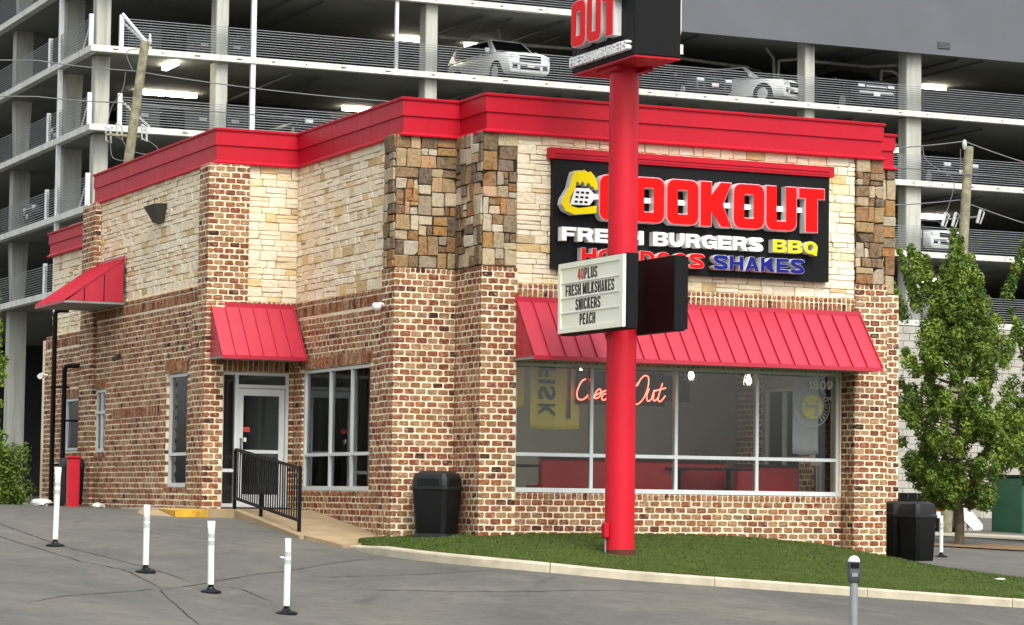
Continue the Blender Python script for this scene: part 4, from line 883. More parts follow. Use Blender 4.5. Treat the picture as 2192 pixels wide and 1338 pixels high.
for y, l_ in ((5.4, 1.02), (4.0, .42), (2.1, 1.07)): mb = MB(); mb.box(-.025, .025, y - .025, y + .025, zr(y) - .1, zr(y) + l_ * 1.0); mb.build('post', M['blackm'], hr)
for h0, nm in ((1.03, 'top_rail'), (.20, 'bottom_rail')):
    mb = MB(); y0, y1 = 2.126, 5.374; P = [(x, y, zr(y) + h0 + e) for e in (-.02, .02) for x, y in ((-.025, y0), (.025, y0), (.025, y1), (-.025, y1))]
    mb.add(P, [(0, 3, 2, 1), (4, 5, 6, 7), (0, 1, 5, 4), (1, 2, 6, 5), (2, 3, 7, 6), (3, 0, 4, 7)]); mb.build(nm, M['blackm'], hr)
nb_ = 27
for i in range(nb_):
    y = 2.13 + (i + 1) * (5.37 - 2.13) / (nb_ + 1); mb = MB(); mb.box(-.009, .009, y - .009, y + .009, zr(y) + .222, zr(y) + 1.008); mb.build('baluster', M['blackm'], hr)

# ------------------------------------------------------------------ delineator posts and parking meter
def delineator(x, y, h, label, lean=(0, 0), tw=0):
    z = gz(x, y); r = empty('delineator_post', (x, y, z), tw, label, 'post', 'white flexible posts on the asphalt')
    mb = MB(); mb.lathe([(.145, .0), (.145, .016), (.12, .03), (.06, .045), (.05, .07)], n=8); mb.build('base', M['plast'], r)
    mb = MB(); mb.lathe([(.035, .06), (.035, .11)], n=10); mb.build('hinge', M['blackm'], r)
    t = MB(); pr = [(.042, .105, 1), (.042, h * .5, 1), (.044, h * .80, 1), (.046, h * .86, .75), (.058, h * .93, .45), (.060, h, .42)]
    rings = [[(lean[0] * z_ + rd * math.cos(a), lean[1] * z_ + rd * sq * math.sin(a), z_) for a in [2 * PI * k / 14 for k in range(14)]] for rd, z_, sq in pr]
    t.loft(rings); smooth_angle(t.build('tube', M['white'], r), 50)
    for z0 in (h * .66, h * .76): q = MB(); q.lathe([(.0455, z0), (.0455, z0 + .06)], (lean[0] * z0, lean[1] * z0, 0), 14); smooth_angle(q.build('reflective_band', M['band'], r), 50)
delineator(-10.0, 1.41, 1.19, 'white flexible post farthest left on the asphalt', (.02, 0), .3)
delineator(-9.88, -3.01, .92, 'white flexible post standing in front of the yellow kerb end', (.0, 0), .5)
delineator(-9.46, -4.6, .935, 'white flexible post in front of the ramp, second nearest the street', (-.01, 0), .2)
delineator(-9.01, -6.32, .95, 'nearest white flexible post, its base below the others', (.012, 0), .6)
delineator(12.66, 12.23, .91, 'white flexible post far right behind the black bins', (.01, 0), .4)
mz = gz(-4.76, -12.99); pm = empty('parking_meter', (-4.76, -12.99, mz), math.radians(-22), 'dark grey parking meter with a domed top at the street edge', 'parking meter')
T = -.36 - mz
mb = MB(); mb.lathe([(.045, -.05), (.045, T - .27)], n=14); smooth_angle(mb.build('post', M['rail'], pm), 50)
def sq(w_, d, z, c_=.02): return [(w_ - c_, -d, z), (w_, -d + c_, z), (w_, d - c_, z), (w_ - c_, d, z), (-w_ + c_, d, z), (-w_, d - c_, z), (-w_, -d + c_, z), (-w_ + c_, -d, z)]
mb = MB(); mb.loft([sq(.045, .045, T - .30), sq(.062, .055, T - .275), sq(.066, .06, T - .24), sq(.070, .06, T - .165), sq(.068, .058, T - .155), sq(.070, .058, T - .148), sq(.070, .055, T - .068)]); smooth_angle(mb.build('housing', M['grey'], pm), 30)
mb = MB(); mb.loft([[(-w_ if k else w_, 0, 0) for k in ()] or [(w_ * math.cos(a), .05 * math.sin(a), z_) for a in [2 * PI * i / 14 for i in range(14)]] for w_, z_ in ((.070, T - .067), (.066, T - .045), (.052, T - .02), (.030, T - .004), (.010, T))]); smooth_angle(mb.build('dome', M['lamp'], pm), 60)
mb = MB(); mb.box(-.045, .045, -.068, -.057, T - .135, T - .08); mb.build('display_window', M['cglass'], pm)
mb = MB(); mb.box(-.03, .03, -.072, -.061, T - .23, T - .19); mb.build('coin_plate', M['rail'], pm)
# ------------------------------------------------------------------ dining room behind the glass
rm = empty('dining_room'); rm.parent = rest
for nm, m, B in (('floor', 'tile', (-4.3, 4.24, 1.40, 6.0, -.05, 0)), ('bay_floor', 'tile', (-3.35, 3.35, .46, 1.398, -.05, 0)), ('ceiling', 'ceil', (-4.3, 4.24, 1.40, 6.3, 2.90, 2.95)), ('bay_ceiling', 'ceil', (-3.35, 3.35, .725, 1.398, 2.90, 2.95)), ('back_wall', 'intw', (-4.3, 4.24, 6.22, 6.298, .002, 2.898)),
                 ('side_room_floor', 'tile', (-5.9, -4.35, 6.0, 16.9, -.05, -.002)), ('partition', 'intw', (-4.35, -4.25, 6.46, 16.9, 0, 5)), ('side_room_ceiling', 'ceil', (-5.86, -4.36, 6.36, 16.9, 2.9, 2.95)), ('kitchen_wall', 'intw', (-5.85, -4.36, 9.8, 9.9, 0, 2.9))):
    mb = MB(); mb.box(*B); mb.build(nm, M[m], rm)
FRt = Face(4.24, 5.25, LF)     # inside face of the far side: frames with glass
window('far_window', FRt, .02, 1.35, .02, 2.28, [.70], [1.0], -.10); window('far_door', FRt, 1.90, 3.05, .02, 2.28, [2.05], [2.05], -.10)
ex = empty('exit_notice', (4.10, 3.0, 1.12), 0, 'red and white EXIT ONLY notice on the far glass door', 'notice')
Fx = Loc(4.10, 3.18, LF, (4.10, 3.0, 1.12)); mb = MB(); Fx.boxon(mb, 0, .36, .86, 1.40, 0, .01); mb.build('notice_board', M['white'], ex); mb = MB(); Fx.boxon(mb, .02, .34, 1.14, 1.38, .010, .013); mb.build('red_field', M['notice'], ex)
put_text(Fx, 'EXIT', .07, .29, 1.28, 1.355, .013, .003, (M['lface'], None), ex, 'letter', .01); put_text(Fx, 'ONLY', .06, .30, 1.17, 1.245, .013, .003, (M['lface'], None), ex, 'letter', .01)
def booth(x, y, w_, label, back=.85):
    r = empty('booth_bench', (x, y, 0), 0, label, 'bench', 'red booths behind the front glass')
    mb = MB(); mb.bbox(-w_ / 2, w_ / 2, .0, .12, .08, back, .03); mb.build('backrest', M['vinyl'], r)
    mb = MB(); mb.bbox(-w_ / 2, w_ / 2, .122, .60, .30, .46, .03); mb.build('seat', M['vinyl'], r); mb = MB(); mb.box(-w_ / 2 + .02, w_ / 2 - .02, .05, .55, .0, .298); mb.build('plinth', M['brownv'], r)
    mb = MB(); mb.bbox(-w_ / 2, w_ / 2, -.012, .125, back + .002, back + .04, .01); mb.build('top_trim', M['brownv'], r)
def table(x, y, label, s=.7):
    r = empty('dining_table', (x, y, 0), 0, label, 'table', 'tables behind the front glass')
    mb = MB(); mb.bbox(-s / 2, s / 2, -s / 2, s / 2, .72, .76, .012); mb.build('table_top', M['brownv'], r); mb = MB(); mb.lathe([(.25, 0), (.25, .02), (.04, .05), (.04, .72)], n=12); mb.build('pedestal', M['blackm'], r)
booth(-1.55, 1.0, 1.25, 'red vinyl booth in the leftmost lower pane'); booth(-.10, 1.25, .9, 'red vinyl booth just right of the red pole, seen through the glass'); booth(1.15, 1.9, 1.1, 'dark red booth behind the third lower pane'); booth(2.25, 1.45, 1.2, 'dark red booth with a long back in the rightmost lower pane', .80)
table(-2.55, 1.3, 'dark table at the left edge of the front window'); table(.55, 1.45, 'dark table behind the third lower pane of the front window'); table(1.3, 1.1, 'dark table near the mullion of the rightmost panes')
for x, y, lb in ((-1.27, 1.5, 'lit glass pendant lamp behind the neon script'), (.80, 1.5, 'lit glass pendant lamp in the third pane of the front window'), (2.5, 2.6, 'small lit pendant bulb in the rightmost pane')):
    r = empty('pendant_lamp', (x, y, 2.90), 0, lb, 'lamp', 'pendant lamps in the dining room'); mb = MB(); mb.tube([(0, 0, 0), (0, 0, -.50)], .008); mb.build('cord', M['blackm'], r)
    mb = MB(); mb.lathe([(.05, -.48), (.10, -.55), (.13, -.68)], n=16); smooth_angle(mb.build('shade', M['shade'], r)); mb = MB(); mb.lathe([(.012, -.50), (.045, -.57), (.05, -.61), (.03, -.655)], n=12); smooth_angle(mb.build('bulb', M['bulb'], r))
for x, y, lb in ((-1.2, 3.2, 'left long ceiling light'), (1.6, 3.2, 'right long ceiling light'), (-2.6, 4.9, 'rear ceiling light near the side window')):
    r = empty('ceiling_light', (x, y, 2.90), 0, lb + ' in the dining room', 'light', 'ceiling lights in the dining room'); mb = MB(); mb.box(-.62, .62, -.16, .16, -.05, -.002); mb.build('tray', M['white'], r); mb = MB(); mb.box(-.6, .6, -.14, .14, -.058, -.051); mb.build('diffuser', M['bulb'], r)
tvr = empty('television', (1.05, 2.6, 2.9), 0, 'dark television box hanging from the dining room ceiling', 'television'); mb = MB(); mb.bbox(-.28, .28, -.05, .05, -1.0, -.55, .01); mb.build('screen', M['lid'], tvr); mb = MB(); mb.tube([(0, 0, 0), (0, 0, -.56)], .02); mb.build('bracket', M['blackm'], tvr)
# cloth flags hanging inside the glass
def flag(name, label, x0, x1, z0, z1, y, m, wav=.02, k=3):
    r = empty(name, ((x0 + x1) / 2, y, z1), 0, label, 'flag', 'flags hung inside the front glass'); mb = MB(); nx, nz = 22, 10; xm = (x0 + x1) / 2; ring = []
    for j in range(nz + 1):
        for i in range(nx + 1):
            u = i / nx; t = j / nz; ring.append((x0 - xm + (x1 - x0) * u, wav * math.sin(u * k * PI) * (.4 + t), -(z1 - z0) * t + .02 * t * math.sin(u * PI) * -1))
    mb.add(ring, [(j * (nx + 1) + i, j * (nx + 1) + i + 1, (j + 1) * (nx + 1) + i + 1, (j + 1) * (nx + 1) + i) for j in range(nz) for i in range(nx)])
    o = mb.build('cloth', m, r, True, fix=False); sd = o.modifiers.new('thick', 'SOLIDIFY'); sd.thickness = .006; sd.offset = 0
    mb = MB(); mb.tube([(x0 - xm - .03, 0, .01), (x1 - xm + .03, 0, .01)], .012); mb.build('rod', M['rail'], r); return r
fy = flag('hanging_flag', 'yellow cloth flag with large sideways letters in the leftmost pane', -2.53, -1.66, 1.34, 2.33, .66, M['ybanner'], .015)
Fy = Loc(-2.095, .63, FR, (-2.095, .66, 2.33))
def rot_text(F, ch, uc, zc, hgt, wid, o, m, parent, name='letter'):     # letter turned a quarter turn and mirrored, as read from the back
    V, Fs, wd_ = glyph(ch, .02, .02); mb = MB(); mb.add([F.pt(uc + (CAPH / 2 - p[1]) / CAPH * wid, zc - (p[0] - wd_ / 2) / wd_ * hgt, o + p[2] * .2) for p in V], Fs); mb.build(name, m, parent)
for ch, z, h in (('F', 2.235, .16), ('I', 2.085, .06), ('S', 1.90, .22), ('K', 1.63, .20)): rot_text(Fy, ch, -.16, z, h, .27, .012, M['flagtxt'], fy)
mb = MB(); Fy.boxon(mb, .20, .26, 1.50, 2.30, .012, .016); mb.build('blue_stripe', M['flagtxt'], fy)
flag('hanging_flag', 'pale yellow cloth flag at the far left of the front window', -2.86, -2.58, 1.68, 2.33, .80, M['ybanner'], .02)
fg = flag('hanging_flag', 'grey cloth flag with a yellow disc and letter in the rightmost pane', 2.27, 2.76, 1.02, 2.34, .66, M['gbanner'], .015)
flag('hanging_flag', 'navy cloth edge hanging beside the grey flag', 2.74, 2.95, .92, 2.34, .70, M['navy'], .02)
Fg = Loc(2.62, .63, FR, (2.515, .66, 2.34))
def ringpoly(r0, k=28): return [(r0 * math.cos(2 * PI * i / k), 1.80 + r0 * math.sin(2 * PI * i / k)) for i in range(k)]
poly_letter(Fg, [ringpoly(.20)], .012, .004, M['ybanner'], 'disc', fg); poly_letter(Fg, [ringpoly(.335), ringpoly(.322)], .012, .004, M['lwhite'], 'ring', fg); poly_letter(Fg, [ringpoly(.225), ringpoly(.214)], .012, .004, M['lwhite'], 'ring', fg)
poly_letter(Fg, [[(-.14, 1.73), (-.10, 1.73), (-.10, 1.78), (.06, 1.78), (.06, 1.70), (.02, 1.70), (.02, 1.65), (.12, 1.65), (.12, 1.93), (.08, 1.93), (.08, 1.84), (-.10, 1.84), (-.10, 1.89), (-.14, 1.89)]], .016, .004, M['gbanner'], 'emblem_letter', fg)
for i in range(17):
    a = math.radians(125 + i * 8) if i < 9 else math.radians(-50 + (i - 9) * 12); q = MB(); c_, s_ = .275 * math.cos(a), .275 * math.sin(a)
    q.tube([Fg.pt(c_ * .9, 1.8 + s_ * .9, .014), Fg.pt(c_ * 1.1, 1.8 + s_ * 1.1, .014)], .010, 5); q.build('ring_mark', M['lwhite'], fg)
# neon script
nz = empty('neon_sign', (-.95, .60, 2.3), 0, 'red neon script reading Cook Out hung inside the front glass', 'neon sign')
STR = [[(-1.596, 2.142), (-1.665, 2.104), (-1.723, 2.003), (-1.751, 1.904), (-1.731, 1.824), (-1.661, 1.808), (-1.592, 1.842), (-1.529, 1.91)], [(-1.443, 1.84), (-1.414, 1.931), (-1.355, 1.987), (-1.32, 1.952), (-1.343, 1.87), (-1.413, 1.836), (-1.443, 1.864), (-1.384, 1.905), (-1.304, 1.934)],
       [(-1.304, 1.934), (-1.234, 1.967), (-1.194, 1.937), (-1.213, 1.856), (-1.273, 1.809), (-1.307, 1.844), (-1.274, 1.908), (-1.184, 1.919)], [(-1.184, 1.919), (-1.075, 2.022), (-1.016, 2.177), (-1.076, 2.157), (-1.115, 2.002), (-1.143, 1.812), (-1.104, 1.922), (-1.024, 1.951), (-1.093, 1.895), (-1.042, 1.815), (-.982, 1.826)],
       [(-.672, 2.06), (-.613, 2.162), (-.539, 2.227), (-.471, 2.202), (-.47, 2.075), (-.529, 1.901), (-.629, 1.781), (-.719, 1.76), (-.771, 1.831), (-.742, 1.977), (-.643, 2.125)], [(-.455, 2.021), (-.498, 1.893), (-.477, 1.817), (-.413, 1.855), (-.361, 1.997), (-.38, 1.851), (-.345, 1.828), (-.295, 1.871)],
       [(-.212, 2.11), (-.265, 1.954), (-.291, 1.844), (-.243, 1.818), (-.159, 1.911)], [(-.353, 1.984), (-.15, 2.039)]]
def spline(P, k=5):
    P = [Vector(p) for p in P]; Q = [P[0]] + P + [P[-1]]; out = []
    for i in range(len(P) - 1):
        a, b, c_, d = Q[i:i + 4]
        for t in [j / k for j in range(k)]: out.append(.5 * (2 * b + (c_ - a) * t + (2 * a - 5 * b + 4 * c_ - d) * t * t + (3 * b - a - 3 * c_ + d) * t ** 3))
    return out + [P[-1]]
for st_ in STR: mb = MB(); mb.tube([(p.x + .95, -.03, p.y - 2.3) for p in spline(st_)], .0085, 6); smooth_angle(mb.build('neon_tube', M['neon'], nz), 60)
mb = MB(); mb.bbox(-.80, .80, .0, .03, -.56, -.02, .008); mb.build('backing_panel', M['black'], nz)

# ------------------------------------------------------------------ parking garage behind
GY, GX = 56.0, 4.97
LV = [7.68, 10.5, 13.42, 16.28, 19.15, 22.0, 24.9]
gar = empty('parking_garage', (GX, GY, -.6), 0, 'multi storey concrete parking garage with open railings behind the restaurant', 'garage')
def gp(mb, name, m, **k):
    o = mb.build(name, m, gar, **k); o.location = (-GX, -GY, .6); return o
for z in LV:
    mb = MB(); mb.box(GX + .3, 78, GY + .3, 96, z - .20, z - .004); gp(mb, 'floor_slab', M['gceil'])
    mb = MB()
    mb.box(GX, 78, GY, GY + .296, z - .23, z); mb.box(GX, GX + .296, GY + .297, 96, z - .23, z); gp(mb, 'edge_beam', M['concrete'])
    x = GX + .8; mk = MB()
    while x < 60:
        w_ = random.choice((.06, .12, .2)); mk.box(x, x + w_, GY - .006, GY - .001, z - .14, z - .10); x += random.uniform(1.2, 1.9)
    o = gp(mk, 'anchor_marks', M['gdark']); o['kind'] = 'stuff'
colx = [(9.75, 10.22), (18.05, 18.54), (26.2, 26.7), (34.62, 35.07), (39.42, 40.14), (48, 48.6), (56.5, 57)]
zb = [-1.0] + LV
for i in range(len(zb) - 1):
    for a, b in colx:
        mb = MB(); mb.bbox(a, b, GY + .32, GY + 1.0, zb[i] + .002 if i else -1, zb[i + 1] - .205, .03); gp(mb, 'column', M['gcol'])
    mb = MB(); mb.bbox(5.41, 5.96, 57, 57.55, zb[i] + .002 if i else -1, zb[i + 1] - .205, .03); gp(mb, 'column', M['gcol'])
    for yy in (62, 70, 78, 86):
        mb = MB(); t = .12 if i % 2 else 0; z0, z1 = (zb[i] + .002 if i else -1), zb[i + 1] - .205
        mb.add([(5.6 + t, yy, z0), (6.3 - t, yy, z0), (6.3 - t, yy + .6, z0), (5.6 + t, yy + .6, z0), (5.6, yy, z1), (6.3, yy, z1), (6.3, yy + .6, z1), (5.6, yy + .6, z1)], [(0, 3, 2, 1), (4, 5, 6, 7), (0, 1, 5, 4), (1, 2, 6, 5), (2, 3, 7, 6), (3, 0, 4, 7)]); gp(mb, 'column', M['gcol'])
    if i:
        for xx in (14, 24, 34, 44, 54): mb = MB(); mb.bbox(xx, xx + .6, 74, 74.6, zb[i] + .002, zb[i + 1] - .205, .03); gp(mb, 'column', M['gcol'])
        mb = MB(); mb.box(11.02, 11.20, GY + .05, GY + .2, zb[i] + .002, zb[i + 1] - .232); gp(mb, 'steel_post', M['steel'])
        mb = MB(); mb.box(5.02, 5.18, 60.75, 60.93, zb[i] + .002, zb[i + 1] - .232); gp(mb, 'steel_post', M['steel'])
        mb = MB(); mb.box(5.02, 5.16, 62.3, 62.45, zb[i] + .002, zb[i] + 1.15); gp(mb, 'guard_post', M['steel'])
        for x, y in ((4.99, 56.38), (6.02, 56.03)): mb = MB(); mb.box(x, x + .15, y, y + .12, zb[i] + .002, zb[i] + 1.17); gp(mb, 'guard_post', M['steel'])
        mb = MB(); mb.tube([(6.12, 56.18, zb[i] + .95), (7.25, 56.18, zb[i] + .03)], .045, 8); gp(mb, 'brace', M['steel'])
        mb = MB(); mb.tube([(5.07, 56.5, zb[i] + .95), (5.07, 57.5, zb[i] + .03)], .03, 8); gp(mb, 'brace', M['steel'])
        mb = MB()
        for k in range(11):
            z = zb[i] + .09 + k * .093; mb.box(6.17, 78, GY + .06, GY + .085, z, z + .020); mb.box(5.06, 5.085, 56.5, 90, z, z + .020)
        o = gp(mb, 'railing', M['rail']); o['kind'] = 'stuff'
        for a, b in colx: mb = MB(); mb.box(b - .12, b - .08, GY + .04, GY + .058, zb[i] + .003, zb[i] + 1.12); gp(mb, 'rail_post', M['gdark'])
mb = MB(); mb.box(16.72, 16.85, GY + .1, GY + .22, 16.285, 18.9); gp(mb, 'steel_post', M['steel'])
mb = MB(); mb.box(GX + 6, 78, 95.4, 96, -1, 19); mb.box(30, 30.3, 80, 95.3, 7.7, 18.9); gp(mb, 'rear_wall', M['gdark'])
mb = MB(); mb.box(26.6, 80, GY - .16, GY - .01, 18.66, 30); gp(mb, 'cladding_panel', M['panel'])
vn = MB(); vn.box(40.6, 41.2, GY - .19, GY - .162, 18.93, 19.2); vn = gp(vn, 'wall_vent', M['gdark']); 
for k in range(4): q = MB(); q.box(40.62, 41.18, GY - .205, GY - .192, 18.955 + k * .06, 18.985 + k * .06); q.build('louvre', M['panel'], vn)
mb = MB(); mb.box(37.0, 80, GY + .05, GY + .3, -1.2, 7.44); bw = gp(mb, 'block_wall', M['cmu'])
zq = -1.0; row = 0; bk = MB()
while zq < 7.3:
    xq = 37 - (.3 if row % 2 else 0)
    while xq < 52: bk.bbox(max(37, xq) + .012, xq + .59, GY + .015, GY + .07, zq + .012, zq + .29, .012); xq += .6
    zq += .30; row += 1
o = bk.build('blockwork', M['cmu'], bw); o['kind'] = 'stuff'
for P in ([(34.3, 59, 18.9), (34.65, 59, 18.5), (34.7, 59, 17.4)], [(34.85, 59, 17.3), (34.9, 59, 18.42), (35.8, 59, 18.55), (35.9, 59, 18.9)], [(36.4, 59, 18.52), (39.2, 59, 18.5), (40.9, 59, 18.72), (40.95, 59, 18.9)], [(39.75, 59, 17.3), (39.85, 59, 18.38), (40.4, 59, 18.4), (41.3, 59, 17.9)], [(20, 60, 18.38), (22.9, 60, 18.33), (26.2, 60, 18.36)], [(22.66, 60.1, 18.9), (22.76, 60.1, 18.4)], [(27.5, 60, 18.5), (34, 60, 18.2)]):
    mb = MB(); mb.tube(P, .07, 8); smooth_angle(gp(mb, 'drain_pipe', M['gcol']), 50)
for x, y, z, rz in ((20.28, 63.7, 18.80, 0), (8.4, 57.6, 15.93, 1), (9.7, 64.6, 15.93, 0), (18.5, 64.9, 15.93, 0), (44.4, 65.1, 15.93, 0), (46, 64.5, 18.8, 0), (46.6, 65.5, 13.07, 0), (46.4, 65.2, 10.15, 0), (11.0, 64.6, 15.93, 0), (23.5, 64, 18.8, 0)):
    mb = MB(); a, b = (.6, .10) if not rz else (.10, .75); mb.bbox(x - a, x + a, y - b, y + b, z - .03, z + .14, .02); gp(mb, 'ceiling_lamp', M['glamp'])
for i in range(1, 5):
    for x in (13, 20.8, 24.2, 29, 37.4, 42.5): mb = MB(); mb.tube([(x, 57.2, LV[i] - .34), (x, 90, LV[i] - .34)], .055, 6); mb.box(x + 1.2, x + 1.26, 57.2, 92, LV[i] - .36, LV[i] - .30); o = gp(mb, 'sprinkler_pipe', M['panel']); o['kind'] = 'stuff'
# stair lobby behind the left bay
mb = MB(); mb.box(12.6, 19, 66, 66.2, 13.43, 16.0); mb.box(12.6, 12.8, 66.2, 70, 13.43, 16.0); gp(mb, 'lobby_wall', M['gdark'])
for zf in (13.44, 16.3):
    for x in (7.6, 9.9, 11.2): mb = MB(); mb.box(x, x + 1.3, 60.5, 60.6, zf, zf + 1.5); o = gp(mb, 'lobby_screen', M['panel']); q = MB(); q.box(x + .55, x + .85, 60.47, 60.495, zf + 1.0, zf + 1.12); q.build('door_label', M['white'], o)

# ------------------------------------------------------------------ cars
def car(label, x, y, zf, rz, paint, kind):
    D_ = dict(suv=(5.1, 2.02, 1.88, 1.18, .30, .40), cross=(4.85, 1.95, 1.64, 1.02, .24, .38), sedan=(4.75, 1.84, 1.44, .88, .20, .34), pickup=(5.8, 2.04, 1.92, 1.28, .36, .42))[kind]
    L, Wd, H, hd, cl, wr = D_; hw = Wd / 2; r = empty('parked_car', (x, y, zf), rz, label, 'car', 'cars parked in the garage')
    belt = hd + .06
    def sec(yy, w_, zb_, zt): 
        h = [(0, zb_), (w_ * .86, zb_), (w_ * .97, zb_ + .10), (w_, zb_ + (zt - zb_) * .45), (w_ * .985, zt - .16), (w_ * .93, zt - .05), (w_ * .72, zt), (0, zt + .035)]
        return [(a, yy, b) for a, b in h] + [(-a, yy, b) for a, b in h[-2:0:-1]]
    st = [(0, .80, cl + .12, hd * .80), (.06, .90, cl + .02, hd * .90), (.25, .97, cl, hd * .955), (.8, 1, cl, hd), (1.35, 1, cl, belt), (L * .62, 1, cl, belt), (L * .92, .98, cl + .02, belt - .02), (L - .08, .93, cl + .08, belt - .06), (L, .84, cl + .18, belt - .2)]
    if kind == 'pickup': st[0] = (0, .92, cl + .05, hd * .93)
    mb = MB(); mb.loft([sec(a - L / 2, hw * b, c_, d) for a, b, c_, d in st]); smooth_angle(mb.build('body', paint, r), 38)
    rear = {'suv': (.12, .35), 'cross': (.25, .75), 'sedan': (.85, 1.55), 'pickup': (2.0, 2.15)}[kind]
    y0, y1, y2, y3 = 1.15 - L / 2, 1.95 - L / 2, L / 2 - rear[1], L / 2 - rear[0]; wl_, wt = hw * .93, hw * .72
    def frus(ins, dz):
        return [(-wl_ + ins, y0, belt - .03), (wl_ - ins, y0, belt - .03), (wl_ - ins, y3, belt - .03), (-wl_ + ins, y3, belt - .03), (-wt + ins, y1, H - dz), (wt - ins, y1, H - dz), (wt - ins, y2, H - dz), (-wt + ins, y2, H - dz)]
    mb = MB(); P = frus(0, .05) + [(-wt * .8, y1 + .12, H), (wt * .8, y1 + .12, H), (wt * .8, y2 - .1, H), (-wt * .8, y2 - .1, H)]
    mb.add(P, [(0, 1, 5, 4), (1, 2, 6, 5), (2, 3, 7, 6), (3, 0, 4, 7), (4, 5, 9, 8), (5, 6, 10, 9), (6, 7, 11, 10), (7, 4, 8, 11), (8, 9, 10, 11)]); smooth_angle(mb.build('cabin', paint, r), 20)
    Q = [Vector(p) for p in frus(0, .05)]
    def pane(i, name, e=.1, g=.06):
        a, b, c_, d = [Q[k] for k in i]; n_ = (b - a).cross(d - a).normalized(); m_ = (a + b + c_ + d) / 4
        if n_.dot(m_ - Vector((0, 0, (H + belt) / 2))) < 0: n_ = -n_
        def at(u, t): return (a.lerp(b, u)).lerp(d.lerp(c_, u), t)
        q = MB(); T = [at(e, g), at(1 - e, g), at(1 - e, 1 - g), at(e, 1 - g)]; q.add([p + n_ * .008 for p in T] + [p - n_ * .01 for p in T], [(0, 1, 2, 3), (4, 7, 6, 5), (0, 4, 5, 1), (1, 5, 6, 2), (2, 6, 7, 3), (3, 7, 4, 0)]); q.build(name, M['cglass'], r)
    pane((0, 1, 5, 4), 'windscreen', .05); pane((2, 3, 7, 6), 'rear_window', .07)
    for i in ((1, 2, 6, 5), (3, 0, 4, 7)): pane(i, 'side_window', .08, .1)
    for sx in (-1, 1):
        for yy in (.95 - L / 2, L / 2 - 1.05):
            q = MB(); q.tube([(sx * (hw - .25), yy, wr), (sx * (hw + .004), yy, wr)], wr + .07, 20); ar = q.build('wheel_arch', M['tyre'], r)
            q = MB(); q.tube([(sx * (hw - .20), yy, wr), (sx * (hw + .03), yy, wr)], [wr - .0, wr - .02], 20); wq = q.build('wheel', M['tyre'], r); q = MB(); q.tube([(sx * (hw + .032), yy, wr), (sx * (hw + .042), yy, wr)], [wr * .66, wr * .5], 16); q.build('rim', M['chrome'], wq)
        q = MB(); q.bbox(sx * hw * .98 - (.0 if sx > 0 else .2), sx * hw * .98 + (.2 if sx > 0 else 0), y0 + .28, y0 + .40, belt + .02, belt + .18, .03); q.build('mirror', paint, r)
        yf = -L / 2; xa, xb = sorted((sx * hw * .52, sx * hw * .86)); zh = hd * (.72 if kind != 'sedan' else .70)
        q = MB(); q.bbox(xa, xb, yf - .012, yf + .14, zh, zh + .17, .03); q.build('headlight', M['lamp'], r)
        xa, xb = sorted((sx * hw * .55, sx * hw * .78)); q = MB(); q.bbox(xa, xb, yf - .008, yf + .1, cl + .16, cl + .32, .02); q.build('fog_light', M['blackm'], r)
        xa, xb = sorted((sx * hw * .60, sx * hw * .88)); q = MB(); q.bbox(xa, xb, L / 2 - .12, L / 2 + .01, belt - .38, belt - .18, .02); q.build('tail_light', M['vinyl'], r)
    yf = -L / 2; zg = hd * .52; q = MB(); q.bbox(-hw * .5, hw * .5, yf - .01, yf + .12, zg, zg + .34 * hd, .03); gq = q.build('grille', M['blackm'], r)
    for k in range(3): q = MB(); q.bbox(-hw * .48, hw * .48, yf - .025, yf - .011, zg + .05 + k * .10 * hd, zg + .085 + k * .10 * hd, .004); q.build('grille_bar', M['chrome'] if kind in ('suv', 'pickup') else M['blackm'], gq)
    q = MB(); q.bbox(-hw * .8, hw * .8, yf - .05, yf + .06, cl + .33, cl + .43, .03); q.build('bumper', paint if kind != 'pickup' else M['chrome'], r); q = MB(); q.bbox(-hw * .45, hw * .45, yf - .006, yf + .05, cl + .13, cl + .30, .02); q.build('air_intake', M['blackm'], r)
    for yy in (yf - .062, L / 2 + .004): q = MB(); q.box(-.155, .155, yy, yy + .01, cl + .24 if yy < 0 else belt - .42, cl + .39 if yy < 0 else belt - .27); q.build('number_plate', M['white'], r)
car('big white SUV with a chrome grille on the upper deck left of the sign box', 22.2, 58.95, 16.28, .10, M['cwhite'], 'suv')
car('grey sedan on the upper deck just left of the white crossover', 30.7, 59.1, 16.28, 0, M['cgrey'], 'sedan')
car('white crossover parked at an angle on the upper deck', 33.15, 58.85, 16.28, .55, M['cwhite'], 'cross')
car('dark pickup with a chrome grille on the upper deck near the right column', 38.2, 59.6, 16.28, 0, M['cdark'], 'pickup')
car('dark car with pale headlights on the deck above the left roof corner', 14.1, 58.8, 13.42, 0, M['cdark'], 'sedan')
car('navy car on the deck beside the right utility pole', 42.2, 58.9, 13.42, 0, M['cblue'], 'cross')
car('white car on the deck below the navy one', 41.6, 58.9, 10.5, .0, M['cwhite'], 'cross')
car('white car low behind the tree on the lowest deck', 42.0, 59.6, 7.68, 0, M['cwhite'], 'sedan')
car('grey car behind the side railing at the far left of the garage', 8.2, 63.9, 13.42, math.radians(-90), M['cgrey'], 'cross')
car('dark car at the left end of the lower deck', 8.2, 67.5, 10.5, math.radians(-90), M['cdark'], 'suv')

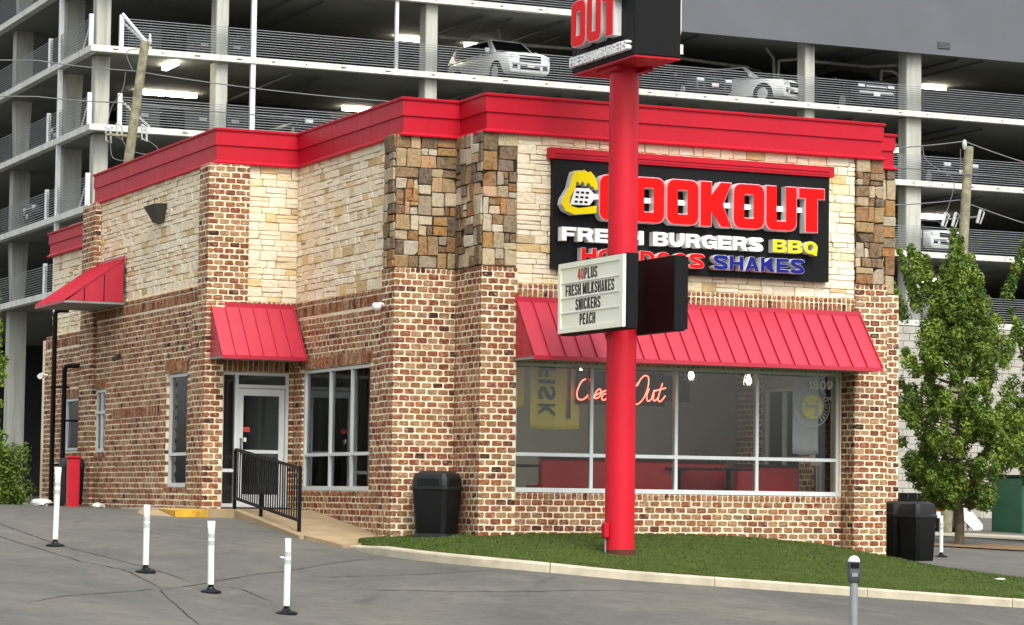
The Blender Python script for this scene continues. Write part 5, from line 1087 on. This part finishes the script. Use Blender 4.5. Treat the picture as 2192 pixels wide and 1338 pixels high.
# ------------------------------------------------------------------ utility poles and wires
def upole(base, top, label):
    r = empty('utility_pole', base, 0, label, 'utility pole', 'wooden utility poles'); b = Vector(base); t = Vector(top) - b
    mb = MB(); mb.tube([-t * .02, t * .25, t * .5, t * .75, t], [.17, .16, .15, .14, .125], 12); smooth_angle(mb.build('pole', M['wood'], r), 50); return r, b
r, b = upole((-.78, 34.5, gz(-.78, 34.5) - .1), (.36, 33.1, 12.62), 'leaning wooden utility pole with a diagonal brace behind the left roof')
def rp(*P): return [tuple(Vector(p) - b) for p in P]
mb = MB(); mb.lathe([(.03, 0), (.05, .05), (.06, .12), (.035, .2), (.045, .25), (.02, .32)], rp((.47, 33.02, 12.5))[0], 10); smooth_angle(mb.build('insulator', M['porc'], r))
mb = MB(); mb.tube(rp((.40, 33.05, 12.55), (-.25, 33.3, 13.35)), .05, 8); mb.build('crossarm_brace', M['steel'], r)
for x, y, z in ((-.52, 33.66, 10.05), (-.24, 33.55, 10.15), (.36, 33.2, 10.1)):
    mb = MB(); mb.tube(rp((x, y, z - .18), (x + .12, y - .05, z - .25), (x + .10, y - .05, z + .12), (x - .02, y, z + .2)), .03, 7); mb.tube(rp((x - .03, y, z + .2), (x, y, z - .2)), .022, 7); mb.build('fuse_cutout', M['porc'], r)
mb = MB(); mb.box(*[v_ for p, q in zip(rp((-.6, 33.4, 9.98))[0], rp((.35, 33.5, 10.04))[0]) for v_ in (p, q)]); mb.build('cutout_arm', M['wood'], r)
for P in ([(-.42, 33.6, 9.85), (-.36, 33.55, 9.4), (-.05, 33.4, 9.3)], [(-.15, 33.5, 9.95), (.1, 33.4, 9.6), (.7, 33.2, 9.45), (.85, 33.1, 9.2), (.87, 33.1, 8.8)], [(.4, 33.2, 9.95), (.75, 33.1, 9.7), (.86, 33.1, 9.4)], [(-.1, 33.4, 11.75), (-.14, 33.45, 11.3), (-.4, 33.6, 10.8), (-.5, 33.65, 10.3)], [(.2, 33.2, 12.4), (-.08, 33.4, 12.3), (.08, 33.3, 11.8)]): mb = MB(); mb.tube(spline(rp(*P), 5), .011, 6); mb.build('jumper_wire', M['wire'], r)
def wire(P, label, rad=.016):
    mb = MB(); Q = []
    for a, c_ in zip(P, P[1:]):
        a, c_ = Vector(a), Vector(c_); sag = (c_ - a).length * .012
        for i in range(10): t = i / 10; p = a.lerp(c_, t); p.z -= sag * 4 * t * (1 - t); Q.append(p)
    mb.tube(Q + [Vector(P[-1])], rad, 6); tag(mb.build('overhead_wire', M['wire']), label, 'wire', 'overhead wires')
wire([(-30, 46, 13.2), (-2.33, 34.34, 12.04), (.12, 33.29, 11.79), (6.52, 30.5, 11.05), (30, 20, 8.6)], 'upper overhead wire crossing the left pole and falling to the right')
wire([(-30, 46, 12.2), (-2.29, 34.4, 11.05), (-.05, 33.45, 10.92), (12, 31, 10.7)], 'lower overhead wire reaching the left pole')
wire([(10, 29, 9.2), (18.91, 25.1, 9.93), (21.05, 24.1, 10.16), (22.68, 23.45, 9.58), (40, 16, 7)], 'upper overhead wire over the right pole top')
wire([(10, 29, 8.0), (18.97, 25.19, 8.37), (21.0, 24.27, 8.55), (22.75, 23.55, 7.91), (40, 16, 6)], 'lower overhead wire on the right pole')
r, b = upole((20.72, 24.5, gz(20.72, 24.5) - .1), (21.20, 24.1, 10.02), 'wooden utility pole with fuse cutouts rising behind the right tree')
mb = MB(); mb.lathe([(.03, 0), (.06, .06), (.07, .18), (.04, .28)], rp((21.05, 24.1, 9.92))[0], 10); smooth_angle(mb.build('insulator', M['porc'], r))
for x, y, z in ((20.62, 24.47, 8.02), (20.88, 24.36, 8.02), (21.5, 24.08, 8.12)):
    mb = MB(); mb.tube(rp((x - .05, y, z - .2), (x + .06, y, z + .18)), .045, 8); mb.tube(rp((x + .05, y, z - .22), (x + .16, y - .04, z + .1), (x + .06, y, z + .2)), .022, 7); mb.build('fuse_cutout', M['porc'], r)
mb = MB(); mb.tube(rp((20.6, 24.5, 8.0), (21.55, 24.07, 8.1)), .03, 6); mb.build('cutout_arm', M['wire'], r)
for P in ([(20.69, 24.35, 9.3), (20.85, 24.3, 9.0), (20.75, 24.35, 8.5), (20.66, 24.4, 8.2)], [(20.95, 24.15, 9.95), (21.0, 24.15, 9.3), (21.25, 24.1, 8.9), (21.2, 24.15, 8.5)], [(20.0, 24.6, 10.05), (20.1, 24.5, 9.6), (20.7, 24.3, 9.2)]): mb = MB(); mb.tube(spline(rp(*P), 5), .011, 6); mb.build('jumper_wire', M['wire'], r)

# ------------------------------------------------------------------ trees
def tree(label, x, y, H, R0, zc0, seed, nl=26000, leaf=.085, group='trees'):
    rg = np.random.default_rng(seed); z = gz(x, y); r = empty('leafy_tree', (x, y, z), 0, label, 'tree', group)
    mb = MB(); mb.tube([(0, 0, -.1), (.02, 0, zc0 * .5), (.0, .03, zc0), (.05, 0, H * .6), (0, 0, H * .9)], [.13, .11, .10, .06, .02], 9)
    C_ = []; zm = zc0 + (H - zc0) * .38
    def env(zz_): return R0 * max(.12, (1 - max(0, (zz_ - zm) / (H - zm)) ** 1.35)) * (1 - .45 * max(0, (zm - zz_) / (zm - zc0)) ** 2)
    for k in range(int(270 * (R0 / 1.8) ** 2) + 40):
        zz_ = zc0 + (H - zc0) * rg.uniform(0, .95) ** 1.1; a = rg.uniform(0, 2 * PI); rad = env(zz_) * rg.uniform(.25, 1.0) ** .5 * (.86 + .22 * math.sin(3 * a + zz_ * 2.1 + seed) * math.sin(zz_ * 3.3 + a)); up = rg.uniform(.3, .7)
        p0 = Vector((0, 0, max(zc0 * .8, zz_ - up))); p2 = Vector((math.cos(a) * rad, math.sin(a) * rad, zz_)); p1 = p0.lerp(p2, .5) - Vector((0, 0, .08))
        if k % 3 == 0: mb.tube([p0, p1, p2], [.035, .02, .006], 5)
        rc = rg.uniform(.11, .24); C_.append((p2.x, p2.y, p2.z, rc)); C_.append((p2.x * .85, p2.y * .85, p2.z - .2, rc * .9))
    for k in range(22): a = rg.uniform(0, 2 * PI); rr_ = rg.uniform(0, R0 * .8); h0 = H * rg.uniform(.58, .88); [C_.append((math.cos(a) * rr_ * (1 + .06 * j), math.sin(a) * rr_ * (1 + .06 * j), h0 + j * .2, .19 - .017 * j)) for j in range(int(rg.integers(4, 9)))]
    smooth_angle(mb.build('trunk', M['bark'], r), 60)
    C_ = np.array(C_); C_ = C_[C_[:, 2] < H + .35]; idx = rg.integers(0, len(C_), nl); dv = rg.normal(0, 1, (nl, 3)); dv /= np.linalg.norm(dv, axis=1, keepdims=True); rad = C_[idx, 3] * rg.uniform(.25, 1, nl) ** .6
    P = C_[idx, :3] + dv * rad[:, None] * np.array([1, 1, 1.15]); nrm = dv + rg.normal(0, .6, (nl, 3)) + np.array([0, 0, .6]); nrm /= np.linalg.norm(nrm, axis=1, keepdims=True)
    t1 = np.cross(nrm, rg.normal(0, 1, (nl, 3))); t1 /= np.linalg.norm(t1, axis=1, keepdims=True); t2 = np.cross(nrm, t1); s_ = leaf * rg.uniform(.6, 1.25, nl)[:, None]
    V = np.stack([P - t1 * s_ * .9, P + t2 * s_ * .42 + nrm * s_ * .1, P + t1 * s_ * .9, P - t2 * s_ * .42 + nrm * s_ * .1], 1).reshape(-1, 3)
    me = bpy.data.meshes.new('crown'); me.from_pydata(V.tolist(), [], np.arange(nl * 4).reshape(-1, 4).tolist()); me.materials.append(M['leaf'])
    cl_ = rg.uniform(0, 1, len(C_)); me.attributes.new('rnd', 'FLOAT', 'FACE').data.foreach_set('value', np.clip(cl_[idx] * .45 + rg.uniform(0, .55, nl), 0, 1)); link('crown', me, r)
tree('tall narrow green tree at the right behind the black bins', 16.35, 17.15, 7.4, 1.85, 1.15, 11, 110000, .060)
tree('darker green tree at the right edge beyond the first one', 20.6, 18.5, 6.2, 2.0, 1.5, 5, 26000, .1)
tree('low leafy tree at the far left beyond the drive-through', -3.6, 34.0, 6.2, .7, 1.0, 3, 9000, .08)
tree('dark shrub by the far end of the side wall', -6.75, 17.9, .85, .42, .12, 9, 5000, .05)

# ------------------------------------------------------------------ far right corner of the lot
def flat(name, P, off, m, label, cat): # sheet draped on the ground
    P = [Vector(p) for p in P]; n_ = 14; V = []; 
    for j in range(n_ + 1):
        for i in range(n_ + 1):
            u, t = i / n_, j / n_; q = P[0].lerp(P[1], u).lerp(P[3].lerp(P[2], u), t); V.append((q.x, q.y, gz(q.x, q.y) + off))
    mb = MB(); mb.add(V, [(j * (n_ + 1) + i, j * (n_ + 1) + i + 1, (j + 1) * (n_ + 1) + i + 1, (j + 1) * (n_ + 1) + i) for j in range(n_) for i in range(n_)]); tag(mb.build(name, m, None, True), label, cat, kind='structure')
flat('path_strip', [(4.6, 1.4), (13, -2.3), (13.4, -1.3), (5.2, 2.3)], .012, M['kerb'], 'pale concrete strip between the turf and the rear lot', 'path')
flat('planting_bed', [(13.0, 17.2), (26, 11.4), (26.8, 13.6), (13.8, 19.2)], .03, M['mulch'], 'brown mulch bed under the right trees', 'bed')
flat('concrete_apron', [(15.5, 23.4), (30, 16.0), (32, 20), (17, 27.6)], .02, M['kerb'], 'pale concrete apron behind the trees', 'pavement')
z0 = -.75
r = empty('block_wall', (25.2, 30, z0), 0, 'low pale concrete block wall behind the right tree', 'wall'); mb = MB(); mb.box(-1.55, .35, .05, .25, -.2, 1.75); mb.build('wall_core', M['cmu'], r)
for j in range(6):
    for i in range(5):
        a = -1.55 + i * .4 - (.2 if j % 2 else 0); q = MB(); q.bbox(max(a, -1.55) + .006, min(a + .394, .35), .01, .06, -.05 + j * .3 + .006, .25 + j * .3 - .004, .01); q.build('block', M['cmu'], r)
r = empty('dumpster', (27.3, 29.2, z0), 0, 'green metal dumpster at the right edge of the lot', 'dumpster'); mb = MB(); mb.bbox(-1.4, 1.4, -.8, .8, .1, 1.75, .03); mb.build('container', M['green'], r)
for x in (-1.0, -.4, .2, .8): mb = MB(); mb.box(x, x + .1, -.86, -.80, .15, 1.7); mb.build('rib', M['green'], r)
mb = MB(); mb.bbox(-1.42, 1.42, -.82, .82, 1.76, 1.84, .02); mb.build('lid', M['plast'], r)
r = empty('trash_gate', (20.9, 26, z0), 0, 'black slatted enclosure gate behind the right bins', 'gate')
for i in range(9): mb = MB(); mb.box(-1.3 + i * .3, -1.03 + i * .3, 0, .04, .05, 1.25); mb.build('slat', M['blackm'], r)
mb = MB(); mb.box(-1.35, 1.42, .045, .09, .2, .28); mb.box(-1.35, 1.42, .045, .09, 1.0, 1.08); mb.build('gate_frame', M['blackm'], r)
r = empty('notice_sign', (21.37, 25.95, z0), 0, 'small white notice with red lettering on the black gate', 'sign'); mb = MB(); mb.box(-.19, .19, -.02, .0, .56, .94); mb.build('plate', M['white'], r); mb = MB(); mb.box(-.14, .15, -.025, -.021, .74, .85); mb.build('red_print', M['notice'], r)
r = empty('leaning_panel', (23.1, 26.8, z0), 0, 'white panel leaning beside the tree trunk', 'panel'); mb = MB(); mb.add([(-.35, 0, .95), (-.2, 0, .98), (.3, -.1, .38), (.3, -.1, .25), (0, -.1, .22), (-.35, .05, .6)] + [(x, y + .05, z) for x, y, z in [(-.35, 0, .95), (-.2, 0, .98), (.3, -.1, .38), (.3, -.1, .25), (0, -.1, .22), (-.35, .05, .6)]], [(0, 1, 2, 3, 4, 5), (11, 10, 9, 8, 7, 6)] + [(i, (i + 1) % 6, 6 + (i + 1) % 6, 6 + i) for i in range(6)]); mb.build('panel_sheet', M['white'], r)
mb = MB(); mb.tube([(-.1, .06, -.02), (-.1, .05, .6)], .03); mb.build('prop', M['rail'], r)

# ------------------------------------------------------------------ litter on the asphalt
def litter(x, y, sz, label):
    z = gz(x, y); r = empty('paper_litter', (x, y, z), random.uniform(0, 6), label, 'litter', 'scraps of paper on the asphalt'); bm_ = bmesh.new(); bmesh.ops.create_icosphere(bm_, subdivisions=2, radius=1)
    for q in bm_.verts: q.co *= 1 + random.uniform(-.3, .2); q.co.x *= sz; q.co.y *= sz * .5; q.co.z = max(-.02, q.co.z * sz * .4 + sz * .3)
    me = bpy.data.meshes.new('crumpled_paper'); bm_.to_mesh(me); bm_.free(); me.materials.append(M['white']); link('crumpled_paper', me, r)
litter(-7.2, 13.4, .20, 'larger white paper scrap by the far left post'); litter(-6.75, 10.9, .13, 'flat white paper scrap near the side wall base'); litter(-7.3, -1.2, .04, 'tiny white scrap on the open asphalt near the ramp')
z_ = lawn_z(4.9, -1.5); r = empty('paper_litter', (4.9, -1.5, z_), 0, 'small pale scrap lying on the turf right of the bins', 'litter', 'scraps of paper on the asphalt'); mb = MB(); mb.box(-.08, .08, -.05, .05, .01, .03); mb.build('paper_scrap', M['white'], r)
